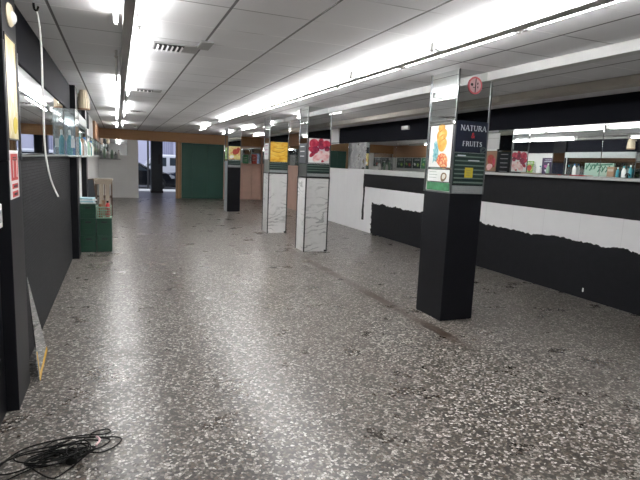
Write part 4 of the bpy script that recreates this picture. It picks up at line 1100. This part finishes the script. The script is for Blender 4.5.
struct(MB().box((-20, 27.6, -.22), (30, 37.2, -.14), 'asphalt').build('road'))
struct(MB().box((-20, 37.2, -.22), (30, 39.0, -.02), 'pave').build('pavement'))
fb = thing('building_front', (4, 39, 0), 'pale lilac building front with shutters across the street', 'building')
MB().box((-14, 39.0, -.1), (24, 40.0, 10), 'facade').build('wall', fb)
for k in range(12):
    x = -12+k*2.9
    w_ = MB(); w_.box((x, 38.94, 1.2), (x+1.3, 39.0, 3.2), 'facadeline')
    for j in range(9): w_.box((x+.07+j*.14, 38.92, 1.25), (x+.10+j*.14, 38.94, 3.15), 'facade')
    w_.build('shutter', fb)
for k in range(7): MB().box((-12+k*5.2, 38.9, 0), (-11.8+k*5.2, 39.0, 9), 'facadeline').build('pilaster', fb)
tag(MB().tube([(1.50, 28.4, -.14), (1.50, 28.4, 5.0)], .05, 'blacktrim', 10).build('street_pole'), 'thin dark pole on the street left of the porch pillar', 'pole')

def car(name, x, y, L_, label, paint, prof, glass, zb=-.14, W=1.75, flip=1, cat='car'):
    t = thing(name, (x, y, zb), label, cat)
    b = MB(); k = len(prof)
    sec = []
    for (yo, sc) in ((-W/2, .94), (-W/2+.10, 1.0), (W/2-.10, 1.0), (W/2, .94)):
        sec.append([(x+flip*px*L_, y+yo, zb+.18+(pz-.18)*sc if pz > .9 else zb+pz) for px, pz in prof])
    vs = [p for s_ in sec for p in s_]; fs = []
    for a in range(3):
        for i in range(k): fs.append([a*k+i, a*k+(i+1) % k, (a+1)*k+(i+1) % k, (a+1)*k+i])
    fs += [list(range(k)), [3*k+i for i in range(k)]]
    b.add(vs, fs, paint); b.build('body', t)
    for g_ in glass:
        pts = [(x+flip*px*L_, y-W/2-.012, zb+pz) for px, pz in g_]
        MB().poly(pts, (0, 1, 0), .02, 'carglass').build('side_window', t)
    for px in (.17, .80):
        for yo in (-W/2-.02, W/2-.20):
            d = MB(); d.lathe([(.12, 0), (.30, 0), (.33, .04), (.33, .18), (.30, .22), (.12, .22)], (x+flip*px*L_, y+yo, zb+.33), 'tyre', 22, 'Y'); wh = d.build('wheel', t); d = MB()
            d.lathe([(.001, -.008), (.19, -.008), (.20, .02), (.001, .02)], (x+flip*px*L_, y+yo, zb+.33), 'steel', 18, 'Y'); d.build('hubcap', wh)
    return t
hatch = [(0, .35), (0, .75), (.03, .95), (.12, 1.12), (.22, 1.40), (.40, 1.46), (.55, 1.42), (.72, 1.02), (.88, .92), (.98, .74), (1.0, .50), (.99, .22), (.02, .22)]
hg = [[(.15, 1.0), (.24, 1.32), (.38, 1.37), (.38, 1.0)], [(.40, 1.0), (.40, 1.37), (.53, 1.33), (.66, 1.0)]]
c1 = car('parked_car', -1.15, 30.4, 4.15, 'black car parked outside, nose showing right of the porch pillar', 'carblack', hatch, hg)
d = MB(); d.poly([(2.80, 29.50, .46), (2.98, 29.50, .48), (2.96, 29.50, .60), (2.72, 29.50, .70), (2.66, 29.50, .66)], (0, 1, 0), .06, 'headlamp'); d.build('headlamp', c1)
van = [(0, .4), (0, 1.0), (.02, 1.75), (.06, 1.95), (.72, 1.95), (.80, 1.85), (.90, 1.15), (.99, 1.0), (1.0, .45), (.98, .25), (.02, .25)]
vg = [[(.10, 1.25), (.10, 1.75), (.34, 1.75), (.34, 1.25)], [(.38, 1.25), (.38, 1.75), (.60, 1.75), (.60, 1.25)], [(.64, 1.2), (.64, 1.75), (.76, 1.75), (.85, 1.2)]]
car('parked_van', 6.4, 35.4, 5.4, 'white van parked on the far side of the street', 'carwhite', van, vg, flip=-1, cat='van')
car('parked_car', 6.6, 32.9, 4.2, 'dark blue car outside behind the black one, right half of the opening', 'cardark', [(px, pz*.88) for px, pz in hatch], [[(px, pz*.88) for px, pz in g_] for g_ in hg], flip=-1)

# ------------------------------------------------------------------ world, camera, view
w = bpy.data.worlds.new('World'); scene.world = w; w.use_nodes = True
nt = w.node_tree; bg = nt.nodes['Background']
sky = nt.nodes.new('ShaderNodeTexSky'); sky.sky_type = 'HOSEK_WILKIE'; sky.turbidity = 6; sky.sun_direction = (.3, .4, .8)
mx = nt.nodes.new('ShaderNodeMix'); mx.data_type = 'RGBA'; mx.inputs[0].default_value = .75
nt.links.new(sky.outputs[0], mx.inputs[6]); mx.inputs[7].default_value = (.80, .86, 1.0, 1)
nt.links.new(mx.outputs[2], bg.inputs[0]); bg.inputs[1].default_value = 1.0

f = 509.097; yaw, pitch, roll = .381231, -.147229, .0429670
cy, sy = math.cos(yaw), math.sin(yaw)
fw = Vector((sy*math.cos(pitch), cy*math.cos(pitch), math.sin(pitch)))
rt = Vector((cy, -sy, 0)); up = rt.cross(fw)
r2 = rt*math.cos(roll)+up*math.sin(roll); u2 = -rt*math.sin(roll)+up*math.cos(roll)
cam = bpy.data.cameras.new('camera'); co = bpy.data.objects.new('camera', cam); COL.objects.link(co)
mw = Matrix((( r2.x, u2.x, -fw.x, 0), (r2.y, u2.y, -fw.y, 0), (r2.z, u2.z, -fw.z, 1.6), (0, 0, 0, 1)))
co.matrix_world = mw
cam.sensor_fit = 'HORIZONTAL'; cam.sensor_width = 36; cam.lens = f/640*36; cam.clip_start = .05; cam.clip_end = 300
scene.camera = co
vs_ = scene.view_settings; vs_.view_transform = 'Standard'; vs_.look = 'None'; vs_.exposure = 1.27; vs_.gamma = 1.0; vs_.use_curve_mapping = False
